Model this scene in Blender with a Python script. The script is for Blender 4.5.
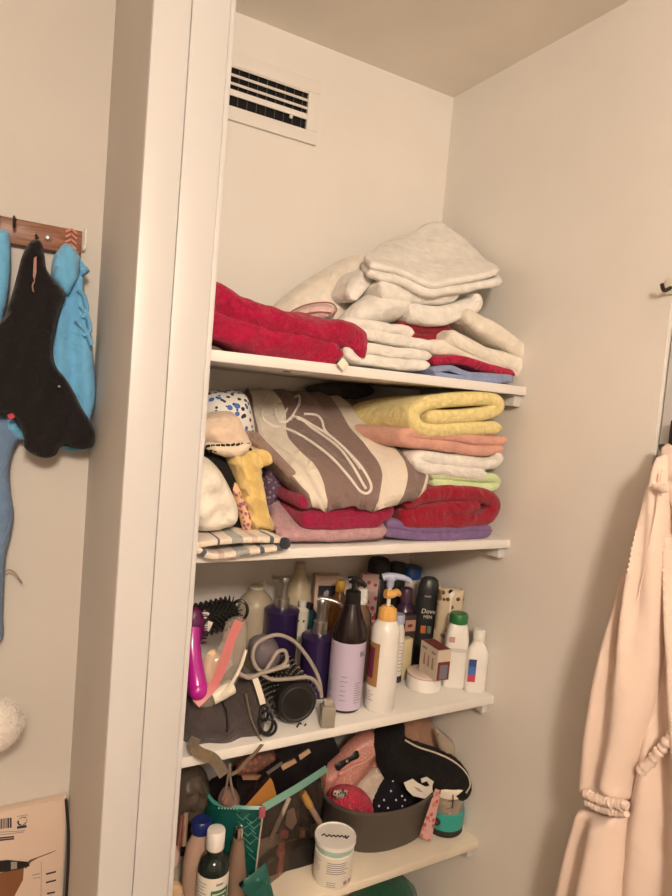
import bpy, bmesh, math, random
import numpy as np
from mathutils import Vector, Matrix, noise, geometry
from mathutils.bvhtree import BVHTree
random.seed(7); noise.seed_set(9)
for _o in list(bpy.data.objects): bpy.data.objects.remove(_o)
SC = bpy.context.scene
COL = SC.collection
pi = math.pi

# ------------------------------------------------------------------ camera
CAM = Vector((0, 0, 1.6))
F = 658.1
CR = Vector((0.8652978, -0.4939891, 0.0850553))
CD = Vector((0.0396037, -0.1017786, -0.9940184))
CF = Vector((0.4996911, 0.8634905, -0.0685050))
cam = bpy.data.cameras.new('camera')
cam.sensor_width = 36; cam.sensor_fit = 'AUTO'
cam.lens = F / 896 * 36
cam.clip_start = 0.02
camo = bpy.data.objects.new('camera', cam)
COL.objects.link(camo)
camo.matrix_world = Matrix(((CR.x, -CD.x, -CF.x, CAM.x), (CR.y, -CD.y, -CF.y, CAM.y), (CR.z, -CD.z, -CF.z, CAM.z), (0, 0, 0, 1)))
SC.camera = camo

# ------------------------------------------------------------------ light
w = bpy.data.worlds.new('world'); SC.world = w; w.use_nodes = True
w.node_tree.nodes['Background'].inputs[0].default_value = (1, .85, .7, 1)
w.node_tree.nodes['Background'].inputs[1].default_value = 0.02
pl = bpy.data.lights.new('ceiling_light', 'POINT'); pl.energy = 78; pl.color = (1.0, .825, .665); pl.shadow_soft_size = .13
plo = bpy.data.objects.new('ceiling_light', pl); plo.location = (-.16, -.9, 2.26); COL.objects.link(plo)
SC.view_settings.view_transform = 'Standard'
SC.view_settings.look = 'None'
SC.view_settings.exposure = 0.51
SC.view_settings.gamma = 1
SC.view_settings.use_curve_mapping = False

# ------------------------------------------------------------------ pixel -> place helpers
def ray(px, py): return CR * ((px - 336) / F) + CD * ((py - 448) / F) + CF
def onY(px, py, Y): d = ray(px, py); return CAM + d * (Y / d.y)
def onX(px, py, X): d = ray(px, py); return CAM + d * (X / d.x)
def onZ(px, py, Z): d = ray(px, py); return CAM + d * ((Z - 1.6) / d.z)
def zat(x, y, py):
    k = (py - 448) / F                       # (a.CD)/(a.CF)=k along a vertical line
    n = CD - CF * k
    return 1.6 - (n.x * x + n.y * y) / n.z
def mpp(p): return (Vector(p) - CAM).dot(CF) / F      # metres per photo pixel at p
Z1, Z2, Z3, Z4, Z5 = 1.668, 1.337, 0.987, 0.652, 0.30
FY = 1.025; BY = 1.375; RX = 1.05; LY = 1.30

# ------------------------------------------------------------------ materials
MATS = {}
def nt(name):
    m = bpy.data.materials.new(name); m.use_nodes = True
    return m, m.node_tree, m.node_tree.nodes['Principled BSDF']
def setc(b, rgb): b.inputs['Base Color'].default_value = (*rgb, 1)
def objco(t, scale=1.0):
    g = t.nodes.new('ShaderNodeNewGeometry'); return g.outputs['Position']
def noise_col(t, b, rgb, vary, scale, detail=4):
    n = t.nodes.new('ShaderNodeTexNoise'); n.inputs['Scale'].default_value = scale; n.inputs['Detail'].default_value = detail
    t.links.new(objco(t), n.inputs['Vector'])
    r = t.nodes.new('ShaderNodeValToRGB')
    r.color_ramp.elements[0].position = .3; r.color_ramp.elements[1].position = .7
    r.color_ramp.elements[0].color = (*[c * (1 - vary) for c in rgb], 1)
    r.color_ramp.elements[1].color = (*[min(1, c * (1 + vary)) for c in rgb], 1)
    t.links.new(n.outputs[0], r.inputs[0]); t.links.new(r.outputs[0], b.inputs['Base Color'])
    return r
def bump(t, b, scale, strength, dist=.002, detail=2):
    n = t.nodes.new('ShaderNodeTexNoise'); n.inputs['Scale'].default_value = scale; n.inputs['Detail'].default_value = detail
    t.links.new(objco(t), n.inputs['Vector'])
    u = t.nodes.new('ShaderNodeBump'); u.inputs['Strength'].default_value = strength; u.inputs['Distance'].default_value = dist
    t.links.new(n.outputs[0], u.inputs['Height']); t.links.new(u.outputs[0], b.inputs['Normal'])
def creases(t, b, strength, scale):
    n = t.nodes.new('ShaderNodeTexNoise'); n.inputs['Scale'].default_value = scale; n.inputs['Detail'].default_value = 4; n.inputs['Distortion'].default_value = 1.6
    t.links.new(objco(t), n.inputs['Vector'])
    u = t.nodes.new('ShaderNodeBump'); u.inputs['Strength'].default_value = strength; u.inputs['Distance'].default_value = .016
    old = b.inputs['Normal'].links[0].from_socket
    t.links.new(n.outputs[0], u.inputs['Height']); t.links.new(old, u.inputs['Normal']); t.links.new(u.outputs[0], b.inputs['Normal'])
def paint(name, rgb, rough=.6, vary=.03, bs=60, bst=.15):
    m, t, b = nt(name); noise_col(t, b, rgb, vary, 5); b.inputs['Roughness'].default_value = rough
    bump(t, b, bs, bst, .001, 5); return m
def cloth(name, rgb, bst=.5, bs=420, vary=.09, vs=45, sheen=None, crease=.45, cs=24):
    m, t, b = nt(name); noise_col(t, b, rgb, vary, vs); b.inputs['Roughness'].default_value = .95
    if sheen is None: sheen = .02 if max(rgb) < .05 else .2
    b.inputs['Sheen Weight'].default_value = sheen; b.inputs['Sheen Roughness'].default_value = .6
    b.inputs['Specular IOR Level'].default_value = .15
    bump(t, b, bs, bst, .003, 3)
    if crease: creases(t, b, crease, cs)
    return m
def plastic(name, rgb, rough=.35, metal=0, coat=0):
    m, t, b = nt(name); setc(b, rgb); noise_col(t, b, rgb, .02, 30); b.inputs['Roughness'].default_value = rough; b.inputs['Metallic'].default_value = metal
    b.inputs['Coat Weight'].default_value = coat; return m
def spots(name, base, spot, scale, th, rough=.8, spot2=None):
    m, t, b = nt(name)
    v = t.nodes.new('ShaderNodeTexVoronoi'); v.inputs['Scale'].default_value = scale
    t.links.new(objco(t), v.inputs['Vector'])
    r = t.nodes.new('ShaderNodeValToRGB'); r.color_ramp.interpolation = 'CONSTANT'
    r.color_ramp.elements[0].color = (*spot, 1); r.color_ramp.elements[1].position = th; r.color_ramp.elements[1].color = (*base, 1)
    t.links.new(v.outputs['Distance'], r.inputs[0])
    out = r.outputs[0]
    if spot2:
        v2 = t.nodes.new('ShaderNodeTexVoronoi'); v2.inputs['Scale'].default_value = scale * .62
        t.links.new(objco(t), v2.inputs['Vector'])
        r2 = t.nodes.new('ShaderNodeValToRGB'); r2.color_ramp.interpolation = 'CONSTANT'
        r2.color_ramp.elements[0].color = (1, 1, 1, 1); r2.color_ramp.elements[1].position = th * .9; r2.color_ramp.elements[1].color = (0, 0, 0, 1)
        t.links.new(v2.outputs['Distance'], r2.inputs[0])
        mx = t.nodes.new('ShaderNodeMixRGB'); t.links.new(r2.outputs[0], mx.inputs[0]); t.links.new(out, mx.inputs[1])
        mx.inputs[2].default_value = (*spot2, 1); out = mx.outputs[0]
    t.links.new(out, b.inputs['Base Color']); b.inputs['Roughness'].default_value = rough
    bump(t, b, 300, .2, .002); return m
def film(name, rgb, clear, rough=.12, body=None):
    m = bpy.data.materials.new(name); m.use_nodes = True; t = m.node_tree; b = t.nodes['Principled BSDF']
    setc(b, rgb); b.inputs['Roughness'].default_value = rough
    tr = t.nodes.new('ShaderNodeBsdfTransparent'); tr.inputs[0].default_value = (*(body or (1, 1, 1)), 1)
    n = t.nodes.new('ShaderNodeTexNoise'); n.inputs['Scale'].default_value = 30; t.links.new(objco(t), n.inputs['Vector'])
    mr = t.nodes.new('ShaderNodeMapRange'); mr.inputs['To Min'].default_value = clear - .08; mr.inputs['To Max'].default_value = clear + .08
    t.links.new(n.outputs[0], mr.inputs[0])
    mx = t.nodes.new('ShaderNodeMixShader'); t.links.new(mr.outputs[0], mx.inputs[0])
    t.links.new(b.outputs[0], mx.inputs[1]); t.links.new(tr.outputs[0], mx.inputs[2])
    t.links.new(mx.outputs[0], t.nodes['Material Output'].inputs[0]); return m
def uvstripes(name, stops, axis=0, rough=.95, bs=300, bst=.35):
    """constant colour bands along one UV axis; stops = [(pos, rgb), ...]"""
    m, t, b = nt(name)
    u = t.nodes.new('ShaderNodeUVMap'); s = t.nodes.new('ShaderNodeSeparateXYZ'); t.links.new(u.outputs[0], s.inputs[0])
    r = t.nodes.new('ShaderNodeValToRGB'); r.color_ramp.interpolation = 'CONSTANT'
    el = r.color_ramp.elements
    el[0].position = stops[0][0]; el[0].color = (*stops[0][1], 1)
    el[1].position = stops[1][0]; el[1].color = (*stops[1][1], 1)
    for p, c in stops[2:]:
        e = el.new(p); e.color = (*c, 1)
    t.links.new(s.outputs[axis], r.inputs[0]); t.links.new(r.outputs[0], b.inputs['Base Color'])
    b.inputs['Roughness'].default_value = rough; b.inputs['Sheen Weight'].default_value = .2
    b.inputs['Specular IOR Level'].default_value = .15
    bump(t, b, bs, bst, .003, 3); creases(t, b, .5, 22); return m
def wood(name, c1, c2, scale=(6, 60, 60), rough=.5):
    m, t, b = nt(name)
    mp = t.nodes.new('ShaderNodeMapping'); mp.inputs['Scale'].default_value = scale; t.links.new(objco(t), mp.inputs[0])
    n = t.nodes.new('ShaderNodeTexNoise'); n.inputs['Scale'].default_value = 1; n.inputs['Detail'].default_value = 6; n.inputs['Distortion'].default_value = 1.2
    t.links.new(mp.outputs[0], n.inputs['Vector'])
    r = t.nodes.new('ShaderNodeValToRGB'); r.color_ramp.elements[0].position = .35; r.color_ramp.elements[1].position = .65
    r.color_ramp.elements[0].color = (*c1, 1); r.color_ramp.elements[1].color = (*c2, 1)
    t.links.new(n.outputs[0], r.inputs[0]); t.links.new(r.outputs[0], b.inputs['Base Color']); b.inputs['Roughness'].default_value = rough
    return m

# ------------------------------------------------------------------ object helpers
def thing(name, label, cat, loc, group=None):
    o = bpy.data.objects.new(name, None); o.empty_display_size = .02; COL.objects.link(o); o.location = loc
    o['label'] = label; o['category'] = cat
    if group: o['group'] = group
    return o
def tag(o, label, cat, group=None):
    o['label'] = label; o['category'] = cat
    if group: o['group'] = group
    return o
def root_of(p):
    while p.parent: p = p.parent
    return p
def mk(name, verts, faces, mat, parent=None, smooth=True, uvs=None, angle=42, label=None):
    """one mesh object from world-space vertices"""
    vs = [Vector(v) for v in verts]
    if parent: org = root_of(parent).location.copy()
    else:
        n = len(vs)
        org = Vector((sum(v.x for v in vs) / n, sum(v.y for v in vs) / n, min(v.z for v in vs)))
    me = bpy.data.meshes.new(name)
    me.from_pydata([v - org for v in vs], [], faces)
    if uvs is not None:
        ul = me.uv_layers.new(name='UVMap')
        for l in me.loops: ul.data[l.index].uv = uvs[l.vertex_index]
    bm = bmesh.new(); bm.from_mesh(me); bmesh.ops.recalc_face_normals(bm, faces=bm.faces); bm.to_mesh(me); bm.free()
    for p in me.polygons: p.use_smooth = smooth
    if smooth: me.set_sharp_from_angle(angle=math.radians(angle))
    me.materials.append(mat); me.update()
    o = bpy.data.objects.new(name, me); COL.objects.link(o)
    if parent: o.parent = parent
    else: o.location = org
    if label: o['label'] = label
    return o
class MB:
    def __init__(s): s.v = []; s.f = []; s.uv = []
    def add(s, v, f):
        k = len(s.v); s.v += [Vector(a) for a in v]; s.f += [tuple(i + k for i in q) for q in f]; return s
    def box(s, c, d, rot=0, bev=0.0, axes=None):
        c = Vector(c); a, b_, e = d[0] / 2, d[1] / 2, d[2] / 2
        bm = bmesh.new(); bmesh.ops.create_cube(bm, size=1)
        for v in bm.verts: v.co = Vector((v.co.x * d[0], v.co.y * d[1], v.co.z * d[2]))
        if bev: bmesh.ops.bevel(bm, geom=list(bm.edges), offset=bev, segments=2, affect='EDGES', profile=.5)
        M = axes if axes else Matrix.Rotation(rot, 3, 'Z')
        bm.verts.index_update()
        s.add([c + M @ v.co for v in bm.verts], [[v.index for v in f.verts] for f in bm.faces]); bm.free(); return s
    def lathe(s, x, y, prof, seg=36, sx=1, sy=1, rot=0, power=2.0, axis=None, org=None):
        """prof = [(r,z)...] bottom to top; power>2 gives a squared section"""
        V = []; Fc = []
        for r, z in prof:
            for k in range(seg):
                a = 2 * pi * k / seg; c_, s_ = math.cos(a), math.sin(a)
                if power != 2:
                    c_ = math.copysign(abs(c_) ** (2 / power), c_); s_ = math.copysign(abs(s_) ** (2 / power), s_)
                px, py = r * sx * c_, r * sy * s_
                qx = px * math.cos(rot) - py * math.sin(rot); qy = px * math.sin(rot) + py * math.cos(rot)
                V.append(Vector((qx, qy, z)))
        n = len(prof)
        for i in range(n - 1):
            for k in range(seg):
                k2 = (k + 1) % seg
                Fc.append((i * seg + k, i * seg + k2, (i + 1) * seg + k2, (i + 1) * seg + k))
        Fc.append(tuple(range(seg - 1, -1, -1))); Fc.append(tuple(range((n - 1) * seg, n * seg)))
        if axis is not None:
            q = Vector((0, 0, 1)).rotation_difference(Vector(axis).normalized()); o = Vector(org)
            V = [o + q @ v for v in V]
        else: V = [v + Vector((x, y, 0)) for v in V]
        return s.add(V, Fc)
    def tube(s, pts, r, seg=10, closed=False, sub=6, flat=1.0):
        P = crom(pts, sub, closed) if sub > 1 else [Vector(p) for p in pts]
        n = len(P); V = []; Fc = []; up = Vector((0.123, .2, 1)).normalized()
        prev = None
        for i, p in enumerate(P):
            if closed: t = P[(i + 1) % n] - P[i - 1]
            else: t = P[min(i + 1, n - 1)] - P[max(i - 1, 0)]
            t.normalize()
            if prev is None: a = t.cross(up); a = a.normalized() if a.length > 1e-4 else Vector((1, 0, 0))
            else: a = (prev - t * prev.dot(t)).normalized()
            prev = a; b_ = t.cross(a)
            rr = r(i / max(1, n - 1)) if callable(r) else r
            for k in range(seg):
                g = 2 * pi * k / seg
                V.append(p + a * (rr * math.cos(g)) + b_ * (rr * flat * math.sin(g)))
        m = n if closed else n - 1
        for i in range(m):
            j = (i + 1) % n
            for k in range(seg):
                k2 = (k + 1) % seg; Fc.append((i * seg + k, i * seg + k2, j * seg + k2, j * seg + k))
        if not closed: Fc.append(tuple(range(seg))); Fc.append(tuple(range((n - 1) * seg, n * seg)))
        return s.add(V, Fc)
    def ball(s, c, r, sc=(1, 1, 1), sub=3, amp=0, fr=20, seed=0):
        bm = bmesh.new(); bmesh.ops.create_icosphere(bm, subdivisions=sub, radius=1); c = Vector(c); V = []
        for v in bm.verts:
            q = v.co.copy(); k = 1 + (amp * noise.noise(q * fr + Vector((seed, 0, 0))) if amp else 0)
            V.append(c + Vector((q.x * sc[0], q.y * sc[1], q.z * sc[2])) * r * k)
        bm.verts.index_update()
        s.add(V, [[v.index for v in f.verts] for f in bm.faces]); bm.free(); return s
    def build(s, name, mat, parent=None, **k): return mk(name, s.v, s.f, mat, parent, **k)
def crom(pts, sub=6, closed=False):
    P = [Vector(p) for p in pts]; n = len(P); out = []
    m = n if closed else n - 1
    for i in range(m):
        if closed: a, b, c, d = P[i - 1], P[i], P[(i + 1) % n], P[(i + 2) % n]
        else: a, b, c, d = P[max(i - 1, 0)], P[i], P[i + 1], P[min(i + 2, n - 1)]
        for k in range(sub):
            t = k / sub
            out.append(.5 * ((2 * b) + (c - a) * t + (2 * a - 5 * b + 4 * c - d) * t * t + (3 * b - a - 3 * c + d) * t ** 3))
    if not closed: out.append(P[-1].copy())
    return out
def resample(P, step, closed=False):
    Q = P + [P[0]] if closed else P
    L = [0]
    for a, b in zip(Q, Q[1:]): L.append(L[-1] + (b - a).length)
    n = max(4, int(L[-1] / step)); out = []; j = 0
    for i in range(n if closed else n + 1):
        s = L[-1] * i / n
        while j < len(L) - 2 and L[j + 1] < s: j += 1
        d = L[j + 1] - L[j]; out.append(Q[j].lerp(Q[j + 1], (s - L[j]) / d if d > 1e-9 else 0))
    return out
def wob(p, amp, fr=9.0):
    return noise.noise_vector(p * fr) * amp + noise.noise_vector(p * fr * 3.1 + Vector((5, 1, 2))) * (amp * .35)

def fold(name, px, Y, t, depth, mat, parent=None, amp=.006, uvscale=None, droop=0, skew=0, label=None, fr=9):
    """folded terry cloth: a strip of thickness t (photo px) following a fold line seen end-on at plane Y, running back by depth"""
    P2 = [onY(a, b, Y) for a, b in px]
    th = t * 1.22 * mpp(P2[len(P2) // 2]) / 2
    P = resample(crom(P2, 10), .0035)
    n = len(P); Ls = []; Rs = []
    for i in range(n):
        T = (P[min(i + 1, n - 1)] - P[max(i - 1, 0)]); N = Vector((-T.z, 0, T.x)).normalized()
        e = min(i, n - 1 - i) * .0035
        k = math.sqrt(max(0.05, 1 - max(0, 1 - e / th) ** 2))
        Ls.append(N * th * k); Rs.append(-N * th * k)
    ring = [(i, 1) for i in range(n)] + [(i, 0) for i in range(n - 1, -1, -1)]
    ny = max(6, int(depth / .012))
    stations = [(0.004 + 0, .55), (0.0015, .8), (0, .93)]
    st = []
    e = th
    for q, k in ((0, .12), (.06, .5), (.25, .78), (.6, .95), (1, 1)): st.append((q * e, k))
    for i in range(1, ny): st.append((e + (depth - 2 * e) * i / ny, 1))
    for q, k in ((1, 1), (.6, .95), (.25, .78), (.06, .5), (0, .12)): st.append((depth - q * e, k))
    V = []; Fc = []; uv = []; m = len(ring)
    for (dy, k) in st:
        for (i, sd) in ring:
            p = P[i] + (Ls[i] if sd else Rs[i]) * k
            p = Vector((p.x + skew * dy, Y + dy, p.z + droop * dy))
            p += wob(p, amp, fr); p.y += noise.noise(Vector((p.x * 9, p.z * 14, Y))) * amp * 1.3
            p += noise.noise_vector(p * 46) * (amp * .22); V.append(p); uv.append((i / (n - 1), dy / depth))
    for a in range(len(st) - 1):
        for q in range(m):
            q2 = (q + 1) % m
            Fc.append((a * m + q, a * m + q2, (a + 1) * m + q2, (a + 1) * m + q))
    for base in (0, (len(st) - 1) * m):
        for i in range(n - 1): Fc.append((base + i, base + i + 1, base + m - 2 - i, base + m - 1 - i))
    return mk(name, V, Fc, mat, parent, uvs=uv, angle=80, label=label)

def hitter(*objs):
    '''function: photo pixel -> point of these objects' surface seen there, lifted by off'''
    T = []
    for o in objs:
        org = root_of(o).location
        T.append(BVHTree.FromPolygons([v.co + org for v in o.data.vertices], [tuple(p.vertices) for p in o.data.polygons]))
    def h(px, py, off=.002):
        d = ray(px, py).normalized(); best = None
        for t in T:
            r = t.ray_cast(CAM, d)
            if r[0] is not None and (best is None or r[3] < best[3]): best = r
        return best[0] - d * off if best else None
    return h
class Plane:
    def __init__(s, O, U, V):
        s.O = Vector(O); s.U = Vector(U).normalized(); s.V = Vector(V).normalized(); s.W = s.U.cross(s.V)
    def uv(s, px, py):
        d = ray(px, py); k = (s.O - CAM).dot(s.W) / d.dot(s.W); p = CAM + d * k - s.O
        return Vector((p.dot(s.U), p.dot(s.V)))
    def at(s, u, v, w=0): return s.O + s.U * u + s.V * v + s.W * w
def PY(Y): return Plane((0, Y, 0), (1, 0, 0), (0, 0, 1))
def PX(X): return Plane((X, 0, 0), (0, -1, 0), (0, 0, 1))
def puff(name, outline, plane, T, mat, parent=None, edge=.03, sp=.007, disp=None, back=1.0, smooth=True, wr=.004, wf=(18, 18), label=None, uvf=None, world2d=False):
    """soft closed body inside a traced outline; T = full thickness at the middle"""
    P = [Vector((*p, 0)) if world2d else Vector((*plane.uv(*p), 0)) for p in outline]
    P = resample(crom(P, 8, True) if smooth else P, sp, True)
    if not smooth:
        pass
    B = np.array([(p.x, p.y) for p in P])
    mn = B.min(0); mx = B.max(0); pts = []
    nx = int((mx[0] - mn[0]) / sp) + 1; ny = int((mx[1] - mn[1]) / (sp * .87)) + 1
    A0 = B; A1 = np.roll(B, -1, 0); D = A1 - A0; LL = (D ** 2).sum(1) + 1e-12
    def dist(q):
        tt = np.clip(((q - A0) * D).sum(1) / LL, 0, 1); c = A0 + D * tt[:, None]; return math.sqrt(((c - q) ** 2).sum(1).min())
    def inside(q):
        c = (A0[:, 1] > q[1]) != (A1[:, 1] > q[1])
        xx = A0[:, 0] + (q[1] - A0[:, 1]) / np.where(np.abs(D[:, 1]) < 1e-12, 1e-12, D[:, 1]) * D[:, 0]
        return (np.count_nonzero(c & (q[0] < xx)) % 2) == 1
    for j in range(ny):
        for i in range(nx):
            q = np.array((mn[0] + (i + .5 * (j % 2)) * sp, mn[1] + j * sp * .87))
            if inside(q) and dist(q) > sp * .55: pts.append(q)
    n = len(B)
    allv = [Vector((b[0], b[1])) for b in B] + [Vector((q[0], q[1])) for q in pts]
    r = geometry.delaunay_2d_cdt(allv, [(i, (i + 1) % n) for i in range(n)], [], 1, 1e-6)
    vv, fc = r[0], r[2]
    V = []; Fc = []; front = []; bk = []; uv = []
    for v in vv:
        q = np.array((v.x, v.y)); d = dist(q)
        if d < 1e-5:
            front.append(len(V)); bk.append(len(V)); V.append(plane.at(v.x, v.y, 0)); uv.append(uvf(v.x, v.y) if uvf else (v.x, v.y)); continue
        s = min(d / edge, 1); h = T / 2 * math.sqrt(1 - (1 - s) ** 2)
        k = s
        x = noise.noise(Vector((v.x * wf[0], v.y * wf[1], T * 37))) * wr + noise.noise(Vector((v.x * wf[0] * 2.7, v.y * wf[1] * 2.7, 3.3))) * wr * .45
        if disp: x += disp(v.x, v.y)
        front.append(len(V)); V.append(plane.at(v.x, v.y, h + max(x * k, -h * .95)))
        bk.append(len(V)); V.append(plane.at(v.x, v.y, -h * back))
        uv += [uvf(v.x, v.y) if uvf else (v.x, v.y)] * 2
    for f in fc:
        Fc.append([front[i] for i in f]); g = [bk[i] for i in reversed(f)]
        if set(g) != set(front[i] for i in f): Fc.append(g)
    return mk(name, V, Fc, mat, parent, uvs=uv, angle=80, label=label)

def patch(name, rows, t, mat, parent=None, sub=8, amp=.003, disp=None, label=None, world=False, fr=14):
    """cloth slab over a grid of (px,py,Y) control points, thickness t below the surface"""
    R = [[Vector(p) if world else onY(*p) for p in r] for r in rows]
    R = [crom(r, sub) for r in R]
    colsn = len(R[0]); C_ = [crom([r[j] for r in R], sub) for j in range(colsn)]
    m = len(C_[0]); G = [[C_[j][i].copy() for j in range(colsn)] for i in range(m)]
    N = [[None] * colsn for _ in range(m)]
    for i in range(m):
        for j in range(colsn):
            a = G[min(i + 1, m - 1)][j] - G[max(i - 1, 0)][j]; b = G[i][min(j + 1, colsn - 1)] - G[i][max(j - 1, 0)]
            k = b.cross(a); N[i][j] = k.normalized() if k.length > 1e-9 else Vector((0, 0, 1))
    for i in range(m):
        for j in range(colsn):
            if amp: G[i][j] += wob(G[i][j], amp, fr)
            if disp: G[i][j] += N[i][j] * disp(j / (colsn - 1), i / (m - 1))
    V = []; uv = []
    for lay in (0, 1):
        for i in range(m):
            for j in range(colsn):
                V.append(G[i][j] - N[i][j] * (t * lay)); uv.append((j / (colsn - 1), i / (m - 1)))
    idx = lambda l, i, j: l * m * colsn + i * colsn + j
    Fc = []
    for l in (0, 1):
        for i in range(m - 1):
            for j in range(colsn - 1):
                q = (idx(l, i, j), idx(l, i, j + 1), idx(l, i + 1, j + 1), idx(l, i + 1, j)); Fc.append(q if l == 0 else q[::-1])
    border = [(0, j) for j in range(colsn)] + [(i, colsn - 1) for i in range(1, m)] + [(m - 1, j) for j in range(colsn - 2, -1, -1)] + [(i, 0) for i in range(m - 2, 0, -1)]
    nb = len(border)
    cen = sum((G[i][j] for i, j in border), Vector()) / nb
    mid = []
    for (i, j) in border:
        p = G[i][j] - N[i][j] * (t * .5)
        # push the rim outward so edges read as a soft roll
        if i in (0, m - 1): o = G[i][j] - G[1 if i == 0 else m - 2][j]
        else: o = G[i][j] - G[i][1 if j == 0 else colsn - 2]
        mid.append(len(V)); V.append(p + o.normalized() * t * .45); uv.append((j / (colsn - 1), i / (m - 1)))
    for k in range(nb):
        k2 = (k + 1) % nb; a, b = border[k], border[k2]
        Fc.append((idx(0, *a), idx(0, *b), mid[k2], mid[k])); Fc.append((mid[k], mid[k2], idx(1, *b), idx(1, *a)))
    return mk(name, V, Fc, mat, parent, uvs=uv, angle=85, label=label)

def ribbon(name, pts, wdt, mat, parent=None, thick=.0016, sub=8, side=None, label=None):
    """flat strap along world points; side = width direction"""
    P = crom(pts, sub); V = []; Fc = []; n = len(P)
    for i, p in enumerate(P):
        T = (P[min(i + 1, n - 1)] - P[max(i - 1, 0)]).normalized()
        view = (CAM - p).normalized()
        S_ = Vector(side).normalized() if side else T.cross(view).normalized()
        Nn = T.cross(S_).normalized()
        for a, b in ((-1, -1), (1, -1), (1, 1), (-1, 1)): V.append(p + S_ * (a * wdt / 2) + Nn * (b * thick / 2))
    for i in range(n - 1):
        for k in range(4):
            k2 = (k + 1) % 4; Fc.append((i * 4 + k, i * 4 + k2, i * 4 + 4 + k2, i * 4 + 4 + k))
    Fc.append((0, 1, 2, 3)); Fc.append(tuple((n - 1) * 4 + k for k in range(4)))
    return mk(name, V, Fc, mat, parent, angle=50, label=label)

def textverts(s, size, font=None, shear=0):
    cu = bpy.data.curves.new('t', 'FONT'); cu.body = s; cu.size = size; cu.align_x = 'CENTER'; cu.align_y = 'CENTER'; cu.shear = shear; cu.resolution_u = 3; cu.extrude = .00015
    o = bpy.data.objects.new('t', cu); COL.objects.link(o)
    dg = bpy.context.evaluated_depsgraph_get(); me = bpy.data.meshes.new_from_object(o.evaluated_get(dg))
    V = [v.co.copy() for v in me.vertices]; Fc = [tuple(p.vertices) for p in me.polygons]
    bpy.data.objects.remove(o); bpy.data.curves.remove(cu); bpy.data.meshes.remove(me)
    return V, Fc
def face_angle(x, y): return math.atan2(-y, -x)
def wraptext(name, s, size, x, y, z, r, off, mat, parent, rotz=0, **k):
    V, Fc = textverts(s, size, **k); a0 = face_angle(x, y) + off; out = []
    for v in V:
        u, h = (v.x, v.y) if not rotz else (v.x * math.cos(rotz) - v.y * math.sin(rotz), v.x * math.sin(rotz) + v.y * math.cos(rotz))
        a = a0 + u / r; rr = r + .0004 + v.z; out.append(Vector((x + rr * math.cos(a), y + rr * math.sin(a), z + h)))
    return mk(name, out, Fc, mat, parent, smooth=False)
def flattext(name, s, size, c, U, Vv, mat, parent, **k):
    V, Fc = textverts(s, size, **k); U = Vector(U).normalized(); Vv = Vector(Vv).normalized(); W = U.cross(Vv); c = Vector(c)
    return mk(name, [c + U * v.x + Vv * v.y + W * (v.z + .0004) for v in V], Fc, mat, parent, smooth=False)
def band(mb, x, y, z0, z1, r, a0, a1, t=.0004, seg=16, rtop=None, sx=1, sy=1, power=2, rot=0):
    """label patch on a round bottle between angles (relative to the direction of the viewer's side)"""
    f = face_angle(x, y); V = []; Fc = []
    for i in range(seg + 1):
        a = f + a0 + (a1 - a0) * i / seg
        for (z, rr) in ((z0, r + t), (z1, (rtop or r) + t)): V.append((x + rr * math.cos(a), y + rr * math.sin(a), z))
    for i in range(seg): Fc.append((2 * i, 2 * i + 2, 2 * i + 3, 2 * i + 1))
    mb.add(V, Fc); return mb
def toplines(mb, x, y, r, zs, a0, a1, h=.0012):
    for z in zs: band(mb, x, y, z - h / 2, z + h / 2, r, a0 + random.uniform(0, .1), a1 - random.uniform(0, .35), t=.0007, seg=8)
# ------------------------------------------------------------------ the room
M = MATS
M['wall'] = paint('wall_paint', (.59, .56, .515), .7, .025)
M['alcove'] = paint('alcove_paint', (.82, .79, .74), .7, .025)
M['trim'] = paint('trim_paint', (.63, .625, .62), .38, .015, 25, .08)
M['room'] = paint('room_paint', (.40, .33, .27), .8, .03)
M['ceil'] = paint('ceiling_paint', (.90, .86, .78), .75, .04, 14, .3)
M['floor'] = wood('floor_boards', (.12, .07, .04), (.18, .11, .06), (3, 40, 3))
M['shelf'] = paint('shelf_paint', (.82, .80, .76), .45, .03, 40, .1)
M['shelf_old'] = paint('stained_shelf_paint', (.74, .665, .54), .5, .16, 30, .15)
M['under'] = wood('bare_shelf_board', (.50, .40, .28), (.66, .56, .43), (5, 40, 40))
def structure(name, c, d, mat, bev=0):
    o = MB().box(c, d, bev=bev).build(name, mat, smooth=bool(bev)); o['kind'] = 'structure'; return o
def span(name, x0, x1, y0, y1, z0, z1, mat, bev=0):
    return structure(name, ((x0 + x1) / 2, (y0 + y1) / 2, (z0 + z1) / 2), (x1 - x0, y1 - y0, z1 - z0), mat, bev)
CEIL = 2.389
span('floor', -1.7, 1.15, -2.3, 1.5, -.05, 0, M['floor'])
span('ceiling', -1.7, 1.15, -2.3, 1.5, CEIL, CEIL + .05, M['ceil'])
span('wall_back', .30, RX + .06, BY, BY + .06, 0, CEIL, M['alcove'])
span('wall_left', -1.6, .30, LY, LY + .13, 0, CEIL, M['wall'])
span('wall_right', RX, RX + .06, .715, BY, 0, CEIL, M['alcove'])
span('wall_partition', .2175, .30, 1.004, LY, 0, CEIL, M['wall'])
span('wall_far', -1.66, -1.6, -2.2, LY + .06, 0, CEIL, M['room'])
span('wall_front', -1.6, RX + .06, -2.26, -2.2, 0, CEIL, M['room'])
span('trim_1', .2175, .2715, .996, 1.004, 0, CEIL, M['trim'], .0015)
span('trim_2',   .2722, .3294, .994, 1.014, 0, CEIL, M['trim'], .0015)
span('trim_3', .3298, .3385, .9955, 1.014, 0, CEIL, M['trim'], .002)
d = span('door_1', RX + .006, RX + .05, -.15, .711, 0.01, 2.02, M['trim'], .003)
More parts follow.
